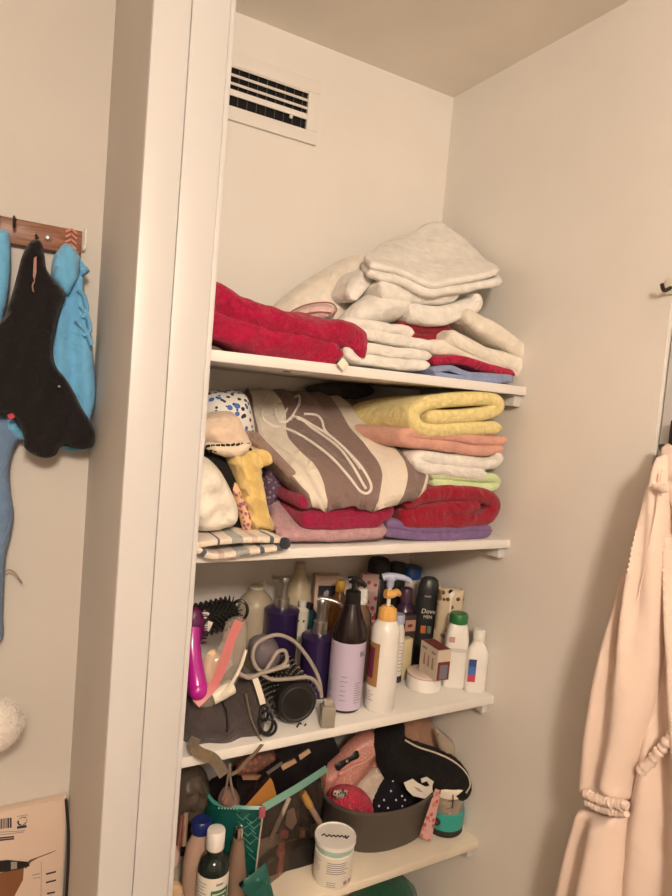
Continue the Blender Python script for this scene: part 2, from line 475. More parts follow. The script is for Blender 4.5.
for z0, z1 in ((.15, .85), (1.0, 1.66), (1.69, 1.95)):
    MB().box((RX + .005, .27, (z0 + z1) / 2), (.008, .62, z1 - z0), bev=.003).build('door_panel', M['trim'], d)
span('wall_right_near', RX + .004, RX + .06, -2.2, -.16, 0, CEIL, M['wall'])
span('wall_over_door', RX, RX + .06, -.16, .715, 2.03, CEIL, M['wall'])

# shelves with their cleats on the right wall
def shelf(z, lab, mat, th=.0185):
    o = MB().box(((.302 + RX - .001) / 2, (FY + BY - .001) / 2, z - th / 2), (RX - .303, BY - FY - .001, th), bev=.0015).build('closet_shelf', mat)
    tag(o, lab, 'shelf', 'closet shelves')
    MB().box((RX - .0105, (FY + .012 + BY) / 2, z - th - .0125), (.019, BY - FY - .014, .025), bev=.002).build('support_cleat', M['trim'], o)
    return o
sh1 = shelf(Z1, 'topmost white closet shelf, carrying the red towel and white linens', M['shelf'])
k = onY(287, 373, 1.10)
MB().ball((k.x, 1.10, Z1 - .0187), .006, (1.5, 1, .3)).build('wood_knot', plastic('knot_brown', (.12, .03, .02), .6), sh1)
shelf(Z2, 'white closet shelf under the stacked coloured towels and striped robe', M['shelf'])
shelf(Z3, 'white closet shelf under the pump bottles and the hair brushes', M['shelf'])
shelf(Z4, 'lowest visible closet shelf, yellowed, under the grey tub and white jar', M['shelf_old'])
shelf(Z5, 'closet shelf below the yellowed one, under the green bag', M['shelf_old'])

# air vent
vx0, vx1, vz0, vz1 = .365, .645, 2.198, 2.280
v = thing('air_vent', 'white louvred air vent high on the closet back wall', 'vent', ((vx0 + vx1) / 2, BY - .002, vz0))
fr = MB(); fw = .028
for (a, b, c_, d_) in ((vx0 - fw, vx1 + fw, vz1, vz1 + fw), (vx0 - fw, vx1 + fw, vz0 - fw, vz0), (vx0 - fw, vx0, vz0, vz1), (vx1, vx1 + fw, vz0, vz1)):
    fr.box(((a + b) / 2, BY - .0045, (c_ + d_) / 2), (b - a, .008, d_ - c_), bev=.0012)
fr.build('vent_frame', M['alcove'], v)
MB().box(((vx0 + vx1) / 2, BY - .0008, (vz0 + vz1) / 2), (vx1 - vx0 - .0005, .0012, vz1 - vz0 - .0005)).build('duct_dark_plate', plastic('duct_shade_black', (.006, .005, .005), .9), v)  # black plate stands in for the unlit dark of the duct
for i, z in enumerate((vz1 - .003, vz1 - .0205, vz1 - .0375, vz0 + .0265)):
    a = math.radians(-32 if i < 3 else -8); h = .0065 if i < 3 else .013
    MB().box(((vx0 + vx1) / 2, BY - .008, z), (vx1 - vx0 - .002, .0022, h), axes=Matrix.Rotation(a, 3, 'X')).build('louver', M['alcove'], v)
fin = MB()
for i in range(13): fin.box((vx0 + .012 + i * .0213, BY - .0032, (vz0 + vz1) / 2), (.0012, .003, vz1 - vz0 - .004))
fin.build('vertical_fins', plastic('fin_grey', (.09, .08, .07), .6), v)
MB().ball((.604, BY - .013, vz0 + .014), .0042).build('adjusting_knob', M['alcove'], v)

# ------------------------------------------------------------------ top shelf
M['red'] = cloth('red_terry', (.38, .005, .046), .9, 330, .25, 120, .15)
M['dred'] = cloth('dark_red_terry', (.26, .008, .022), .7)
M['white'] = cloth('white_terry', (.80, .78, .73), .45)
M['white2'] = cloth('ivory_cotton', (.80, .75, .66), .3)
M['blue'] = cloth('dusty_blue_cotton', (.25, .31, .50), .3)
M['pinkhem'] = cloth('maroon_hem', (.32, .10, .11), .2)
M['blush'] = cloth('blush_lining', (.70, .50, .47), .3)
M['tagw'] = cloth('label_white', (.82, .78, .66), .1)

t = thing('bath_towel', 'bright red terry towel slumped at the left end of the top shelf', 'towel', onY(290, 365, 1.12))
fold('folded_terry', [(344, 356), (300, 347), (258, 338), (228, 326), (204, 312), (212, 297), (245, 309), (280, 322), (318, 330), (346, 334), (361, 345), (363, 359)], 1.035, 26, .16, M['red'], t, amp=.010, skew=.12, fr=13)
tg = onY(343, 364, 1.012)
MB().box(tg, (.017, .0016, .016), axes=Matrix.Rotation(.7, 3, 'Y')).build('care_label', M['tagw'], t)

t = thing('folded_sheet', 'white folded sheet with a maroon hem leaning behind the red towel', 'sheet', onY(320, 345, 1.2))
puff('folded_cotton', [(262, 322), (276, 303), (300, 284), (328, 267), (350, 256), (366, 258), (378, 272), (372, 292), (352, 316), (345, 345), (330, 366), (280, 364), (264, 350)], PY(1.235), .14, M['white2'], t, edge=.06, wr=.008, wf=(14, 9))
puff('rolled_hem', [(284, 318), (295, 309), (312, 304), (328, 304), (335, 310), (330, 318), (310, 322), (294, 326)], PY(1.155), .04, M['blush'], t, edge=.014, wr=.004)
hm = MB()
for pts in (((280, 322), (294, 310), (312, 303.5), (330, 303), (336.5, 309), (333, 316)), ((288, 322), (302, 315), (318, 312), (331, 313))):
    hm.tube([onY(a, b, 1.131) for a, b in pts], .0014, 6)
hm.build('hem_trim', M['pinkhem'], t)

WG = 'white towels heaped on the top shelf'
def tw(name, label, cat, mat, px, Y, th, dep, group=None, **k):
    o = fold(name, px, Y, th, dep, mat, **k); tag(o, label, cat, group); return o
tw('bath_towel', 'lowest white towel of the heap, lying flat right of the red towel', 'towel', M['white'], [(432, 366), (400, 363), (366, 359), (350, 352), (362, 348), (395, 352), (434, 356)], 1.04, 9.5, .13, WG, amp=.005)
tw('bath_towel', 'white towel second from the bottom in the heap, left of the dark red cloth', 'towel', M['white'], [(428, 344), (440, 346), (410, 341), (372, 336), (346, 331), (352, 325), (380, 329), (418, 333)][1:], 1.05, 10.5, .12, WG, amp=.006)
o = puff('bath_towel', [(334, 330), (346, 312), (358, 300), (376, 291), (396, 292), (406, 302), (404, 316), (390, 323), (362, 327)], PY(1.115), .10, M['white'], edge=.04, wr=.01, wf=(16, 34))
tag(o, 'crumpled white towel bulging between the folded sheet and the dark red cloth', 'towel', WG)
tw('bath_towel', 'narrow white towel sloping down beside the folded sheet', 'towel', M['white'], [(352, 300), (362, 284), (376, 275), (392, 280), (400, 290)], 1.10, 13, .10, WG, amp=.006)
tw('bath_towel', 'white rolled towel lying directly on the dark red cloth', 'towel', M['white'], [(412, 312), (440, 316), (470, 309), (480, 303), (476, 296)], 1.06, 15, .24, WG, amp=.005)
tw('bath_towel', 'white towel just under the topmost towel, its rounded end facing out', 'towel', M['white'], [(380, 285), (405, 293), (440, 296), (462, 291)], 1.065, 15.5, .24, WG, amp=.004)
t = thing('bath_towel', 'large white towel topmost on the heap, sloping up to the closet corner', 'towel', onY(440, 290, 1.15), WG)
rows_ = [[(372, 262, 1.07), (400, 271, 1.06), (430, 283, 1.05), (465, 278, 1.05), (494, 270, 1.05)],
         [(367, 255, 1.13), (400, 260, 1.12), (432, 266, 1.12), (464, 264, 1.12), (497, 265, 1.10)],
         [(374, 249, 1.20), (402, 245, 1.20), (430, 247, 1.20), (458, 251, 1.19), (484, 257, 1.17)],
         [(394, 238, 1.28), (412, 231, 1.28), (434, 222, 1.28), (446, 225, 1.27), (460, 236, 1.26)]]
patch('upper_fold', rows_, .013, M['white'], t, amp=.006)
patch('lower_fold', [[(a - (2 if j < 2 else 0) + (6 if j == 4 and i == 0 else 0), b + 7.5, c) for j, (a, b, c) in enumerate(r)] for i, r in enumerate(rows_)], .016, M['white'], t, amp=.006)
t = thing('hand_towel', 'cream cloth tumbled at the right end of the top shelf', 'cloth', onY(490, 370, 1.1))
fold('upper_fold', [(450, 334), (476, 349), (508, 361), (528, 366), (535, 360), (516, 345), (488, 326), (468, 312)], 1.045, 14, .2, M['white2'], t, amp=.005)
fold('lower_fold', [(433, 346), (455, 348), (474, 357), (504, 368), (526, 371)], 1.05, 13, .17, M['white2'], t, amp=.005)
tw('bath_towel', 'dark red towel wedged in the middle of the white heap', 'towel', M['dred'], [(402, 328), (425, 326), (446, 330), (448, 338), (425, 340), (408, 334)], 1.085, 13, .2, amp=.004)
tw('bath_towel', 'thin red towel under the cream cloth at the right end of the top shelf', 'towel', M['red'], [(434, 361), (462, 360), (490, 368), (516, 375)], 1.045, 8, .2, amp=.003)
tw('folded_shirt', 'dusty blue garment pressed flat at the bottom right of the top shelf', 'garment', M['blue'], [(434, 371), (452, 368), (470, 375), (494, 376), (514, 379), (490, 380), (462, 378), (436, 374)], 1.035, 5, .24, amp=.003)

# ------------------------------------------------------------------ second shelf, right stack
M['yellow'] = cloth('yellow_terry', (.82, .70, .31), .9, 330, .12, 100)
M['coral'] = cloth('coral_terry', (.68, .36, .28), .6)
M['green'] = cloth('pale_green_terry', (.62, .74, .42), .6)
M['purple'] = cloth('lilac_purple_terry', (.20, .12, .28), .6)
M['maroon'] = cloth('maroon_terry', (.30, .008, .052), .6)
M['lilac'] = cloth('dusty_pink_terry', (.50, .30, .33), .8, 300, .14, 90)
M['red2'] = cloth('crimson_terry', (.29, .002, .021), .7)
SG = 'coloured towels stacked on the second shelf'
tw('bath_towel', 'lilac purple towel at the bottom of the right stack, under the crimson one', 'towel', M['purple'], [(388, 524), (425, 529), (484, 528), (484, 534), (430, 537), (386, 533)], 1.035, 8, .28, SG, amp=.003)
tw('bath_towel', 'thick crimson towel rolled above the lilac purple one', 'towel', M['red2'], [(480, 506), (455, 509), (424, 513), (410, 521), (440, 521), (485, 520), (498, 509), (490, 497), (455, 494), (425, 496), (408, 507)], 1.03, 13.5, .28, SG, amp=.004)
tw('bath_towel', 'thin pale green towel lying on the crimson one', 'towel', M['green'], [(432, 475), (465, 477), (494, 478), (499, 483), (490, 487), (455, 485), (434, 483)], 1.04, 7.5, .27, SG, amp=.003)
tw('bath_towel', 'white towel folded between the coral and the pale green towels', 'towel', M['white'], [(488, 474), (455, 472), (424, 467), (422, 458), (455, 462), (490, 464), (501, 461), (496, 454)], 1.035, 10.5, .27, SG, amp=.004)
tw('bath_towel', 'coral towel sagging under the yellow one', 'towel', M['coral'], [(508, 441), (480, 440), (445, 436), (412, 434), (408, 441), (440, 446), (478, 451), (504, 449)], 1.035, 10, .24, SG, amp=.004, skew=-.22, droop=-.03)
tw('bath_towel', 'thick yellow towel on top of the right stack', 'towel', M['yellow'], [(428, 417), (455, 417), (486, 413), (501, 406), (494, 398), (462, 399), (428, 404), (416, 417), (428, 430), (465, 429), (502, 427)], 1.03, 12.3, .24, SG, amp=.003, skew=-.05, droop=-.09)

# middle
o = patch('bath_towel', [[(285, 531, 1.03), (320, 531, 1.03), (350, 530, 1.03), (384, 527, 1.03)],
    [(278, 515, 1.07), (315, 520, 1.08), (350, 520, 1.08), (380, 518, 1.08)],
    [(270, 492, 1.15), (300, 495, 1.17), (335, 498, 1.17), (365, 500, 1.17)],
    [(258, 470, 1.27), (285, 478, 1.29), (310, 484, 1.29), (340, 488, 1.29)]], .022, M['lilac'], amp=.005)
tag(o, 'dusty pink towel lying flat on the second shelf under the maroon one', 'towel', SG)
tw('bath_towel', 'maroon towel folded under the striped robe', 'towel', M['maroon'], [(300, 503), (330, 503), (372, 503), (391, 509), (386, 517), (362, 514), (330, 516), (309, 521), (330, 524), (384, 522)], 1.03, 12, .28, SG, amp=.005, skew=-.12, droop=.10)
b_ = (.235, .165, .145); c_ = (.74, .67, .57)
M['robe_stripe'] = uvstripes('striped_robe_cloth', [(0, b_), (.05, c_), (.27, b_), (.68, c_), (.83, b_), (.985, c_)], 0)
t = thing('striped_robe', 'brown and cream striped robe folded on the maroon towel', 'robe', onY(350, 500, 1.15))
def rdisp(u, v): return .007 * math.sin(u * 17 + v * 2) * (1 - v) + .004 * math.sin(v * 9) + .003 * math.sin(u * 44 + v * 6)
rb = patch('folded_body', [[(306, 496, 1.03), (322, 498, 1.02), (345, 496, 1.015), (370, 497, 1.01), (398, 497, 1.01), (424, 490, 1.02)],
                      [(280, 470, 1.09), (305, 466, 1.07), (335, 468, 1.06), (366, 468, 1.055), (398, 464, 1.055), (426, 465, 1.06)],
                      [(258, 444, 1.17), (280, 438, 1.16), (310, 437, 1.15), (342, 436, 1.14), (374, 432, 1.14), (404, 436, 1.14)],
                      [(250, 412, 1.26), (274, 406, 1.26), (300, 407, 1.25), (328, 409, 1.24), (352, 410, 1.24), (376, 416, 1.23)],
                      [(246, 391, 1.34), (262, 390, 1.34), (290, 390, 1.34), (316, 393, 1.33), (340, 398, 1.33), (358, 402, 1.32)]], .032, M['robe_stripe'], t, amp=.004, disp=rdisp)
M['piping'] = cloth('cream_piping', (.82, .77, .70), .2)
pp = MB()
hr = hitter(rb)
def onrobe(px, py): return hr(px, py, .0032) or onY(px, py, 1.05)
for pts in ([(263, 408), (262, 416), (272, 425), (290, 430), (310, 441), (332, 458), (350, 478), (360, 491), (368, 493), (371, 485), (362, 468), (348, 452), (330, 436), (312, 425), (300, 418), (292, 417), (286, 422), (278, 420), (275, 409)],
            [(297, 418), (318, 432), (338, 447), (352, 465), (363, 484), (366, 489)], [(280, 420), (297, 396), (299, 404), (290, 420)], [(304, 414), (316, 415), (322, 421), (326, 432), (345, 449), (360, 468)]):
    pp.tube([onrobe(a, b) for a, b in pts], .0028, 8, sub=5)
pp.build('piping', M['piping'], t)
fold('side_folds', [(254, 434), (262, 444), (280, 462), (300, 484), (316, 502), (345, 504)], 1.06, 9, .12, cloth('robe_brown', (.27, .19, .16), .4), t, amp=.004, skew=-.1)
o = puff('folded_cloth', [(306, 388), (322, 383), (345, 382), (368, 384), (372, 394), (350, 400), (318, 400)], PY(1.345), .05, cloth('charcoal_cloth', (.06, .05, .05), .4), edge=.02, wr=.005)
tag(o, 'dark grey cloth stuffed behind the striped robe at the back wall', 'cloth')

# left heap
M['floral'] = spots('blue_floral_cotton', (.80, .78, .74), (.02, .03, .06), 75, .30, .9, (.06, .16, .50))
o = puff('fabric_bag', [(206, 392), (222, 390), (240, 391), (247, 405), (251, 425), (250, 442), (238, 450), (206, 448), (192, 430), (194, 404)], PY(1.20), .14, M['floral'], edge=.05, wr=.006)
tag(o, 'white bag with blue and black flower print at the back left of the second shelf', 'bag')
t = thing('folded_blouse', 'peach beige cloth with a black patterned edge, left of the striped robe', 'garment', onY(225, 450, 1.12))
puff('draped_cotton', [(203, 414), (218, 411), (234, 413), (243, 428), (250, 440), (247, 452), (240, 464), (226, 462), (205, 448), (190, 440), (192, 420)], PY(1.105), .11, cloth('peach_cotton', (.76, .60, .46), .3), t, edge=.045, wr=.006)
tr = MB(); random.seed(3)
for j in range(2):
    for i in range(9):
        a = onY(208 + i * 5.0 + j * 2, 446 + 5 * j - (i * .25), 1.043 + .002 * j)
        tr.box(a, (.0075, .002, .0042), axes=Matrix.Rotation(random.uniform(-.5, .5), 3, 'Y'), bev=.0008)
puff('patterned_hem', [(206, 442), (225, 443), (248, 440), (252, 447), (242, 456), (226, 457), (208, 450)], PY(1.05), .02, cloth('cream_hem', (.78, .66, .52), .3), t, edge=.01, wr=.002)
tr.build('black_dashes', cloth('hem_black', (.02, .015, .015), .2), t)
o = puff('dark_garment', [(196, 452), (210, 450), (228, 462), (238, 482), (240, 510), (246, 530), (228, 534), (222, 505), (205, 470)], PY(1.10), .07, cloth('black_cotton', (.015, .013, .014), .3), edge=.025, wr=.004)
tag(o, 'black garment squeezed between the white cloth bag and the yellow cloth', 'garment')
o = puff('cloth_bag', [(186, 462), (200, 456), (210, 460), (222, 474), (233, 496), (236, 512), (230, 525), (214, 530), (190, 528), (176, 500)], PY(1.06), .09, M['white2'], edge=.032, wr=.010, wf=(30, 12), disp=lambda u, v: .006 * math.sin(u * 120 + v * 70) + .004 * math.sin(v * 150 - u * 60))
tag(o, 'stuffed white cloth bag at the left end of the second shelf', 'bag')
t = thing('yellow_shirt', 'yellow cloth with printed edge hanging down beside the white cloth bag', 'garment', onY(252, 530, 1.07))
def yf(u, v): return .010 * math.sin((u + v * .35) * 210)
puff('draped_cotton', [(226, 452), (240, 446), (258, 446), (270, 453), (271, 463), (262, 468), (263, 488), (266, 508), (273, 522), (271, 531), (258, 529), (249, 531), (240, 508), (236, 486), (230, 470)], PY(1.075), .055, cloth('butter_yellow_cotton', (.74, .56, .22), .3), t, edge=.011, disp=yf, wr=.006)
puff('printed_panel', [(235, 482), (240, 490), (247, 505), (252, 520), (251, 532), (243, 530), (238, 512), (233, 494)], PY(1.055), .03, spots('orange_print', (.76, .50, .28), (.35, .12, .22), 110, .4, .9), t, edge=.012, wr=.003)
o = puff('patterned_scarf', [(260, 456), (270, 448), (281, 456), (284, 472), (278, 492), (268, 508), (262, 514), (258, 500)], PY(1.14), .07, spots('plum_print', (.12, .07, .12), (.32, .25, .30), 130, .33, .9), edge=.025, wr=.006)
tag(o, 'dark plum patterned cloth between the yellow cloth and the striped robe', 'garment')
cr = (.76, .68, .58); nv = (.10, .12, .16); gr = (.36, .38, .36); pk = (.62, .48, .42)
M['dish'] = uvstripes('striped_cotton', [(0, cr), (.06, nv), (.085, cr), (.16, pk), (.19, cr), (.24, gr), (.30, cr), (.36, nv), (.375, cr), (.45, cr), (.52, nv), (.55, cr), (.62, pk), (.65, cr), (.71, gr), (.78, cr), (.84, nv), (.87, cr), (.94, nv), (.97, cr)], 0)
t = thing('dish_towel', 'cream towel with navy stripes folded over the left front edge of the second shelf', 'towel', onY(245, 555, 1.1))
fold('folded_cotton', [(285, 541), (250, 541), (216, 543), (198, 546), (204, 554), (220, 558), (250, 553), (287, 548)], .998, 5.5, .20, M['dish'], t, amp=.004, droop=.02)
puff('dark_corner', [(281, 538), (288, 538), (291, 545), (285, 550), (280, 545)], PY(.996), .012, cloth('navy_cotton', (.03, .035, .05), .2), t, edge=.005, wr=.001)
# ------------------------------------------------------------------ third shelf: bottles
M['wp'] = plastic('white_plastic', (.80, .78, .74), .3)
M['wp2'] = plastic('ivory_plastic', (.78, .73, .62), .4)
M['black'] = plastic('black_plastic', (.012, .011, .012), .3)
M['blackm'] = plastic('matte_black_plastic', (.016, .015, .015), .6)
M['violet'] = plastic('violet_plastic', (.030, .016, .078), .3, coat=.3)
M['silver'] = plastic('brushed_metal', (.55, .53, .50), .32, .9)
M['ink'] = plastic('ink', (.03, .025, .04), .6)
M['greyink'] = plastic('grey_ink', (.25, .23, .25), .6)
M['lilacl'] = plastic('lilac_label', (.55, .48, .64), .5)
M['amber'] = plastic('amber_orange_plastic', (.78, .45, .13), .35)
M['powder'] = plastic('powder_blue_plastic', (.42, .47, .66), .35)
M['dkbrown'] = plastic('dark_brown_plastic', (.014, .007, .009), .22)
M['paper'] = plastic('paper_white', (.76, .72, .64), .6)
def spot(px, py, Y):
    p = onY(px, py, Y); return p.x, Y
def R_(wpx, p): return wpx * mpp(p) / 2

def pump(mb, x, y, z, h, tow, r=.0042):
    """dispenser stem and nozzle pointing along angle tow"""
    mb.lathe(x, y, [(r, z), (r, z + h * .72), (r * 2.2, z + h * .74), (r * 2.4, z + h * .96), (r * 1.8, z + h)], 20)
    d = Vector((math.cos(tow), math.sin(tow), 0)); c = Vector((x, y, z + h * .87))
    mb.tube([c, c + d * .016 + Vector((0, 0, .002)), c + d * .030, c + d * .038 - Vector((0, 0, .006))], lambda s: r * (1.5 - .6 * s), 10)

# white lotion bottle
x, y = .770, 1.066; r = .0300
zb = [zat(x, y, q) for q in (625, 619, 607, 597, 588, 576)]
t = thing('lotion_bottle', 'white lotion bottle with orange collar and pale blue pump head, at the shelf front', 'bottle', (x, y, Z3))
z0 = Z3 + .0006
MB().lathe(x, y, [(r * .9, z0), (r * 1.02, z0 + .004), (r * 1.03, z0 + .05), (r * .97, zb[0] - .01), (r * .90, zb[0]), (r * .62, zb[1]), (r * .55, zb[1] + .002)], 40).build('bottle_body', M['wp'], t)
MB().lathe(x, y, [(.0195, zb[1] + .0005), (.020, zb[1] + .003), (.0185, zb[2] - .003), (.014, zb[2]), (.011, zb[2] + .003)], 28).build('collar', M['amber'], t)
MB().lathe(x, y, [(.0042, zb[2] + .002), (.0042, zb[4])], 16).build('pump_stem', M['wp'], t)
mb = MB(); mb.tube([(x - .014, y - .006, zb[3] + .010), (x, y - .008, zb[3] + .008), (x + .016, y - .002, zb[3] + .010), (x + .027, y + .003, zb[3] + .003)], lambda s: .0095 - .004 * s, 12)
mb.build('stopper_clip', M['amber'], t)
mb = MB(); d = CR
mb.lathe(x, y, [(.005, zb[4]), (.0075, zb[4] + .004), (.008, zb[5] - .010), (.011, zb[5] - .006), (.010, zb[5])], 20)
q = Vector((x, y, zb[5] - .003)); mb.tube([q - d * .016, q - d * .004 + Vector((0, 0, .003)), q + d * .018 + Vector((0, 0, .001)), q + d * .034 - Vector((0, 0, .004)), q + d * .042 - Vector((0, 0, .010))], lambda s: .0078 - .0032 * s, 12)
mb.build('pump_head', M['powder'], t)
zl = [zat(x, y, q) for q in (682, 640)]
mb = MB(); band(mb, x, y, zl[0], zl[1], r * 1.02, -1.35, -.28, rtop=r * .98); mb.build('front_label', plastic('tan_label', (.32, .17, .06), .5), t)
mb = MB(); band(mb, x, y, zl[0] + .016, zl[1] - .010, r * 1.025, -1.35, -.62, t=.0009, rtop=r * .985); mb.build('maroon_emblem', plastic('plum_label', (.13, .01, .035), .5), t)
mb = MB(); toplines(mb, x, y, r * 1.02, [zl[0] - .012 - i * .0055 for i in range(4)], -1.4, -.45); mb.build('small_print', M['greyink'], t)
mb = MB(); toplines(mb, x, y, r * 1.012, [zl[0] + .03 + i * .005 for i in range(2)], -1.3, -.8, .002); mb.build('emblem_print', M['paper'], t)

# dark brown bottle with lilac label
x, y = .703, 1.096; r = .0350
t = thing('pump_bottle', 'dark brown pump bottle with a lilac label between the purple bottle and the white lotion', 'bottle', (x, y, Z3))
zz = [zat(x, y, q) for q in (636, 628, 612, 602, 597, 594, 578)]
MB().lathe(x, y, [(r * .92, z0), (r, z0 + .005), (r, zz[0]), (r * .97, zz[1]), (r * .62, zz[2]), (r * .45, zz[3]), (r * .40, zz[3] + .001)], 40).build('bottle_body', M['dkbrown'], t)
MB().lathe(x, y, [(.0155, zz[3] - .002), (.0165, zz[3]), (.0155, zz[4] + .012), (.010, zz[4] + .015)], 24).build('collar', M['black'], t)
mb = MB(); q0 = zz[4] + .013
mb.lathe(x, y, [(.0045, q0), (.0045, zz[6] - .012), (.0085, zz[6] - .010), (.0095, zz[6] - .001), (.007, zz[6] + .002)], 18)
q = Vector((x, y, zz[6] - .004)); mb.tube([q - CR * .012, q + Vector((0, 0, .002)), q + CR * .014 - Vector((0, 0, .004)), q + CR * .024 - Vector((0, 0, .014))], lambda s: .0075 - .003 * s, 10)
mb.build('pump_head', M['black'], t)
zl0, zl1 = zat(x, y, 703), zat(x, y, 638)
mb = MB(); band(mb, x, y, zl0, zl1, r, -1.75, 1.75, seg=40); mb.build('wrap_label', M['lilacl'], t)
wraptext('brand_lettering', 'BL', .0135, x, y, zl1 - .022, r + .0006, .93, M['ink'], t)
mb = MB(); random.seed(5)
for i in range(9): band(mb, x, y, zl0 + .055 - i * .0042, zl0 + .0568 - i * .0042, r, -1.35, -.8 + random.uniform(-.25, 0), t=.0009, seg=6)
for i in range(6): band(mb, x, y, zl0 + .068 - i * .0095, zl0 + .0695 - i * .0095, r, -.28, .05 + random.uniform(-.1, .1), t=.0009, seg=6)
for i in range(9): band(mb, x, y, zl0 + .055 - i * .005, zl0 + .0565 - i * .005, r, .55, .95 + random.uniform(-.1, .15), t=.0009, seg=6)
mb.build('small_print', M['greyink'], t)

def violet_pump(x, y, r, pys, label, tow, swan):
    t = thing('pump_bottle', label, 'bottle', (x, y, Z3), 'violet pump bottles')
    sh, co, st, tp = [zat(x, y, q) for q in pys]
    MB().lathe(x, y, [(r * .94, z0), (r, z0 + .004), (r, sh - .010), (r * 1.03, sh - .008), (r * 1.03, sh - .003), (r * .93, sh), (r * .40, sh + .003)], 40).build('bottle_body', M['violet'], t)
    MB().lathe(x, y, [(.0150, sh + .002), (.0155, sh + .004), (.0145, co - .002), (.011, co)], 28).build('collar', M['silver'], t)
    mb = MB(); mb.lathe(x, y, [(.0095, co - .001), (.0095, tp - .018), (.0105, tp - .016), (.011, tp - .006), (.009, tp - .003)], 22)
    c = Vector((x, y, tp - .006)); d = Vector((math.cos(tow), math.sin(tow), 0))
    if swan: mb.tube([c - d * .008, c + Vector((0, 0, .003)), c + d * .02 + Vector((0, 0, .001)), c + d * .036 - Vector((0, 0, .004)), c + d * .042 - Vector((0, 0, .011))], lambda s: .0095 - .005 * s, 12, flat=.7)
    else: mb.tube([c + d * .012, c, c - d * .02, c - d * .028], lambda s: .0095 - .002 * s, 12, flat=.55)
    mb.build('pump_head', M['silver'], t)
    return t
p = onY(319.5, 636, 1.172); violet_pump(p.x, 1.172, .0365, (634, 620, 610, 597), 'violet pump bottle in front, beside the lilac-labelled bottle', math.radians(-35), True)
p = onY(282, 610, 1.262); violet_pump(p.x, 1.262, .0375, (608, 597, 590, 575), 'violet pump bottle farther back, behind the coiled grey cord', math.radians(-20), False)

M['frost'] = film('frosted_plastic', (.62, .54, .42), .28, .35, (.95, .86, .72))
p = onY(259, 585, 1.325); x, y = p.x - .004, 1.325; r = .040; sh = zat(x, y, 602)
t = thing('refill_bottle', 'translucent beige capless bottle at the back of the third shelf', 'bottle', (x, y, Z3))
MB().lathe(x, y, [(r * .93, z0), (r, z0 + .004), (r, sh - .006), (r * .9, sh + .008), (r * .42, sh + .028), (r * .36, sh + .030), (r * .36, p.z), (r * .30, p.z + .001)], 36).build('bottle_body', M['frost'], t)
MB().lathe(x, y, [(r * .88, z0 + .002), (r * .94, z0 + .01), (r * .94, sh - .03), (r * .9, sh - .028)], 32).build('liquid', plastic('tan_liquid', (.42, .29, .20), .3), t)
mb = MB(); mb.lathe(x, y, [(r * .40, sh + .031), (r * .42, sh + .033), (r * .40, sh + .036)], 24); mb.build('neck_ring', M['wp2'], t)

p = onY(301, 562, 1.335); x, y = p.x, 1.335; r = .033
t = thing('cream_bottle', 'tall ivory teardrop bottle behind the violet pump bottles', 'bottle', (x, y, Z3))
zz = [zat(x, y, q) for q in (612, 596, 582, 572, 569)]
MB().lathe(x, y, [(r * .86, z0), (r * .95, z0 + .006), (r * 1.02, zz[0]), (r * .95, zz[1]), (r * .68, zz[2]), (r * .38, zz[3]), (r * .34, zz[4])], 36).build('bottle_body', plastic('ivory_shampoo', (.58, .50, .34), .35), t)
MB().lathe(x, y, [(r * .36, zz[4]), (r * .36, p.z - .002), (r * .30, p.z)], 24).build('cap', plastic('beige_cap', (.50, .40, .30), .4), t)

p = onY(303, 600, 1.285); x, y = p.x, 1.285; h_ = p.z
t = thing('travel_bottle', 'little white bottle with two dark dots, between the two violet bottles', 'bottle', (x, y, Z3))
MB().lathe(x, y, [(.014, z0), (.015, z0 + .003), (.015, h_ - .022), (.008, h_ - .017), (.008, h_ - .012)], 24).build('bottle_body', M['wp2'], t)
MB().lathe(x, y, [(.009, h_ - .012), (.009, h_ - .001), (.007, h_)], 20).build('cap', M['wp'], t)
mb = MB(); zd = zat(x, y, 619)
for o_ in (-.42, .36): band(mb, x, y, zd - .0025, zd + .0025, .015, o_ - .15, o_ + .15, t=.0008, seg=5)
mb.build('dots', M['ink'], t)
p = onY(313, 608, 1.275); x, y = p.x, 1.295
t = thing('gel_bottle', 'dark teal bottle half hidden behind the front violet pump bottle', 'bottle', (x, y, Z3))
MB().lathe(x, y, [(.018, z0), (.019, z0 + .004), (.019, p.z - .02), (.011, p.z - .008)], 24, power=2.6).build('bottle_body', plastic('teal_gel', (.015, .09, .12), .25), t)
MB().lathe(x, y, [(.0105, p.z - .009), (.0105, p.z + .004), (.009, p.z + .005)], 20).build('cap', M['blackm'], t)

def carton(name, c, d, rot, mat, label, cat, group=None):
    t = thing(name, label, cat, (c[0], c[1], c[2]), group)
    b = MB().box((c[0], c[1], c[2] + d[2] / 2), d, rot, .0012).build('carton', mat, t); return t
p = onY(327, 577, 1.335)
t = carton('soap_carton', (p.x, 1.335, z0), (.062, .03, p.z - Z3 + .006), -.25, plastic('pale_pink_card', (.62, .46, .37), .6), 'pale pink carton with a black picture window, behind the front violet bottle', 'box')
U = Vector((math.cos(-.25), math.sin(-.25), 0)); Nn = Vector((U.y, -U.x, 0))
c = Vector((p.x, 1.335, zat(p.x, 1.335, 590))) + Nn * .0155
MB().box(c, (.046, .0012, .030), -.25).build('picture', M['ink'], t)
MB().ball(c + Nn * .0006 - Vector((0, 0, .004)), .011, (1, .08, .8), 2).build('pictured_shape', plastic('grey_print', (.45, .42, .40), .6), t)
p = onY(329, 602, 1.275)
t = carton('tea_carton', (p.x + .014, 1.283, z0), (.045, .03, p.z - Z3 + .005), .3, plastic('brown_card', (.26, .15, .08), .6), 'small brown carton behind the neck of the front violet bottle', 'box')
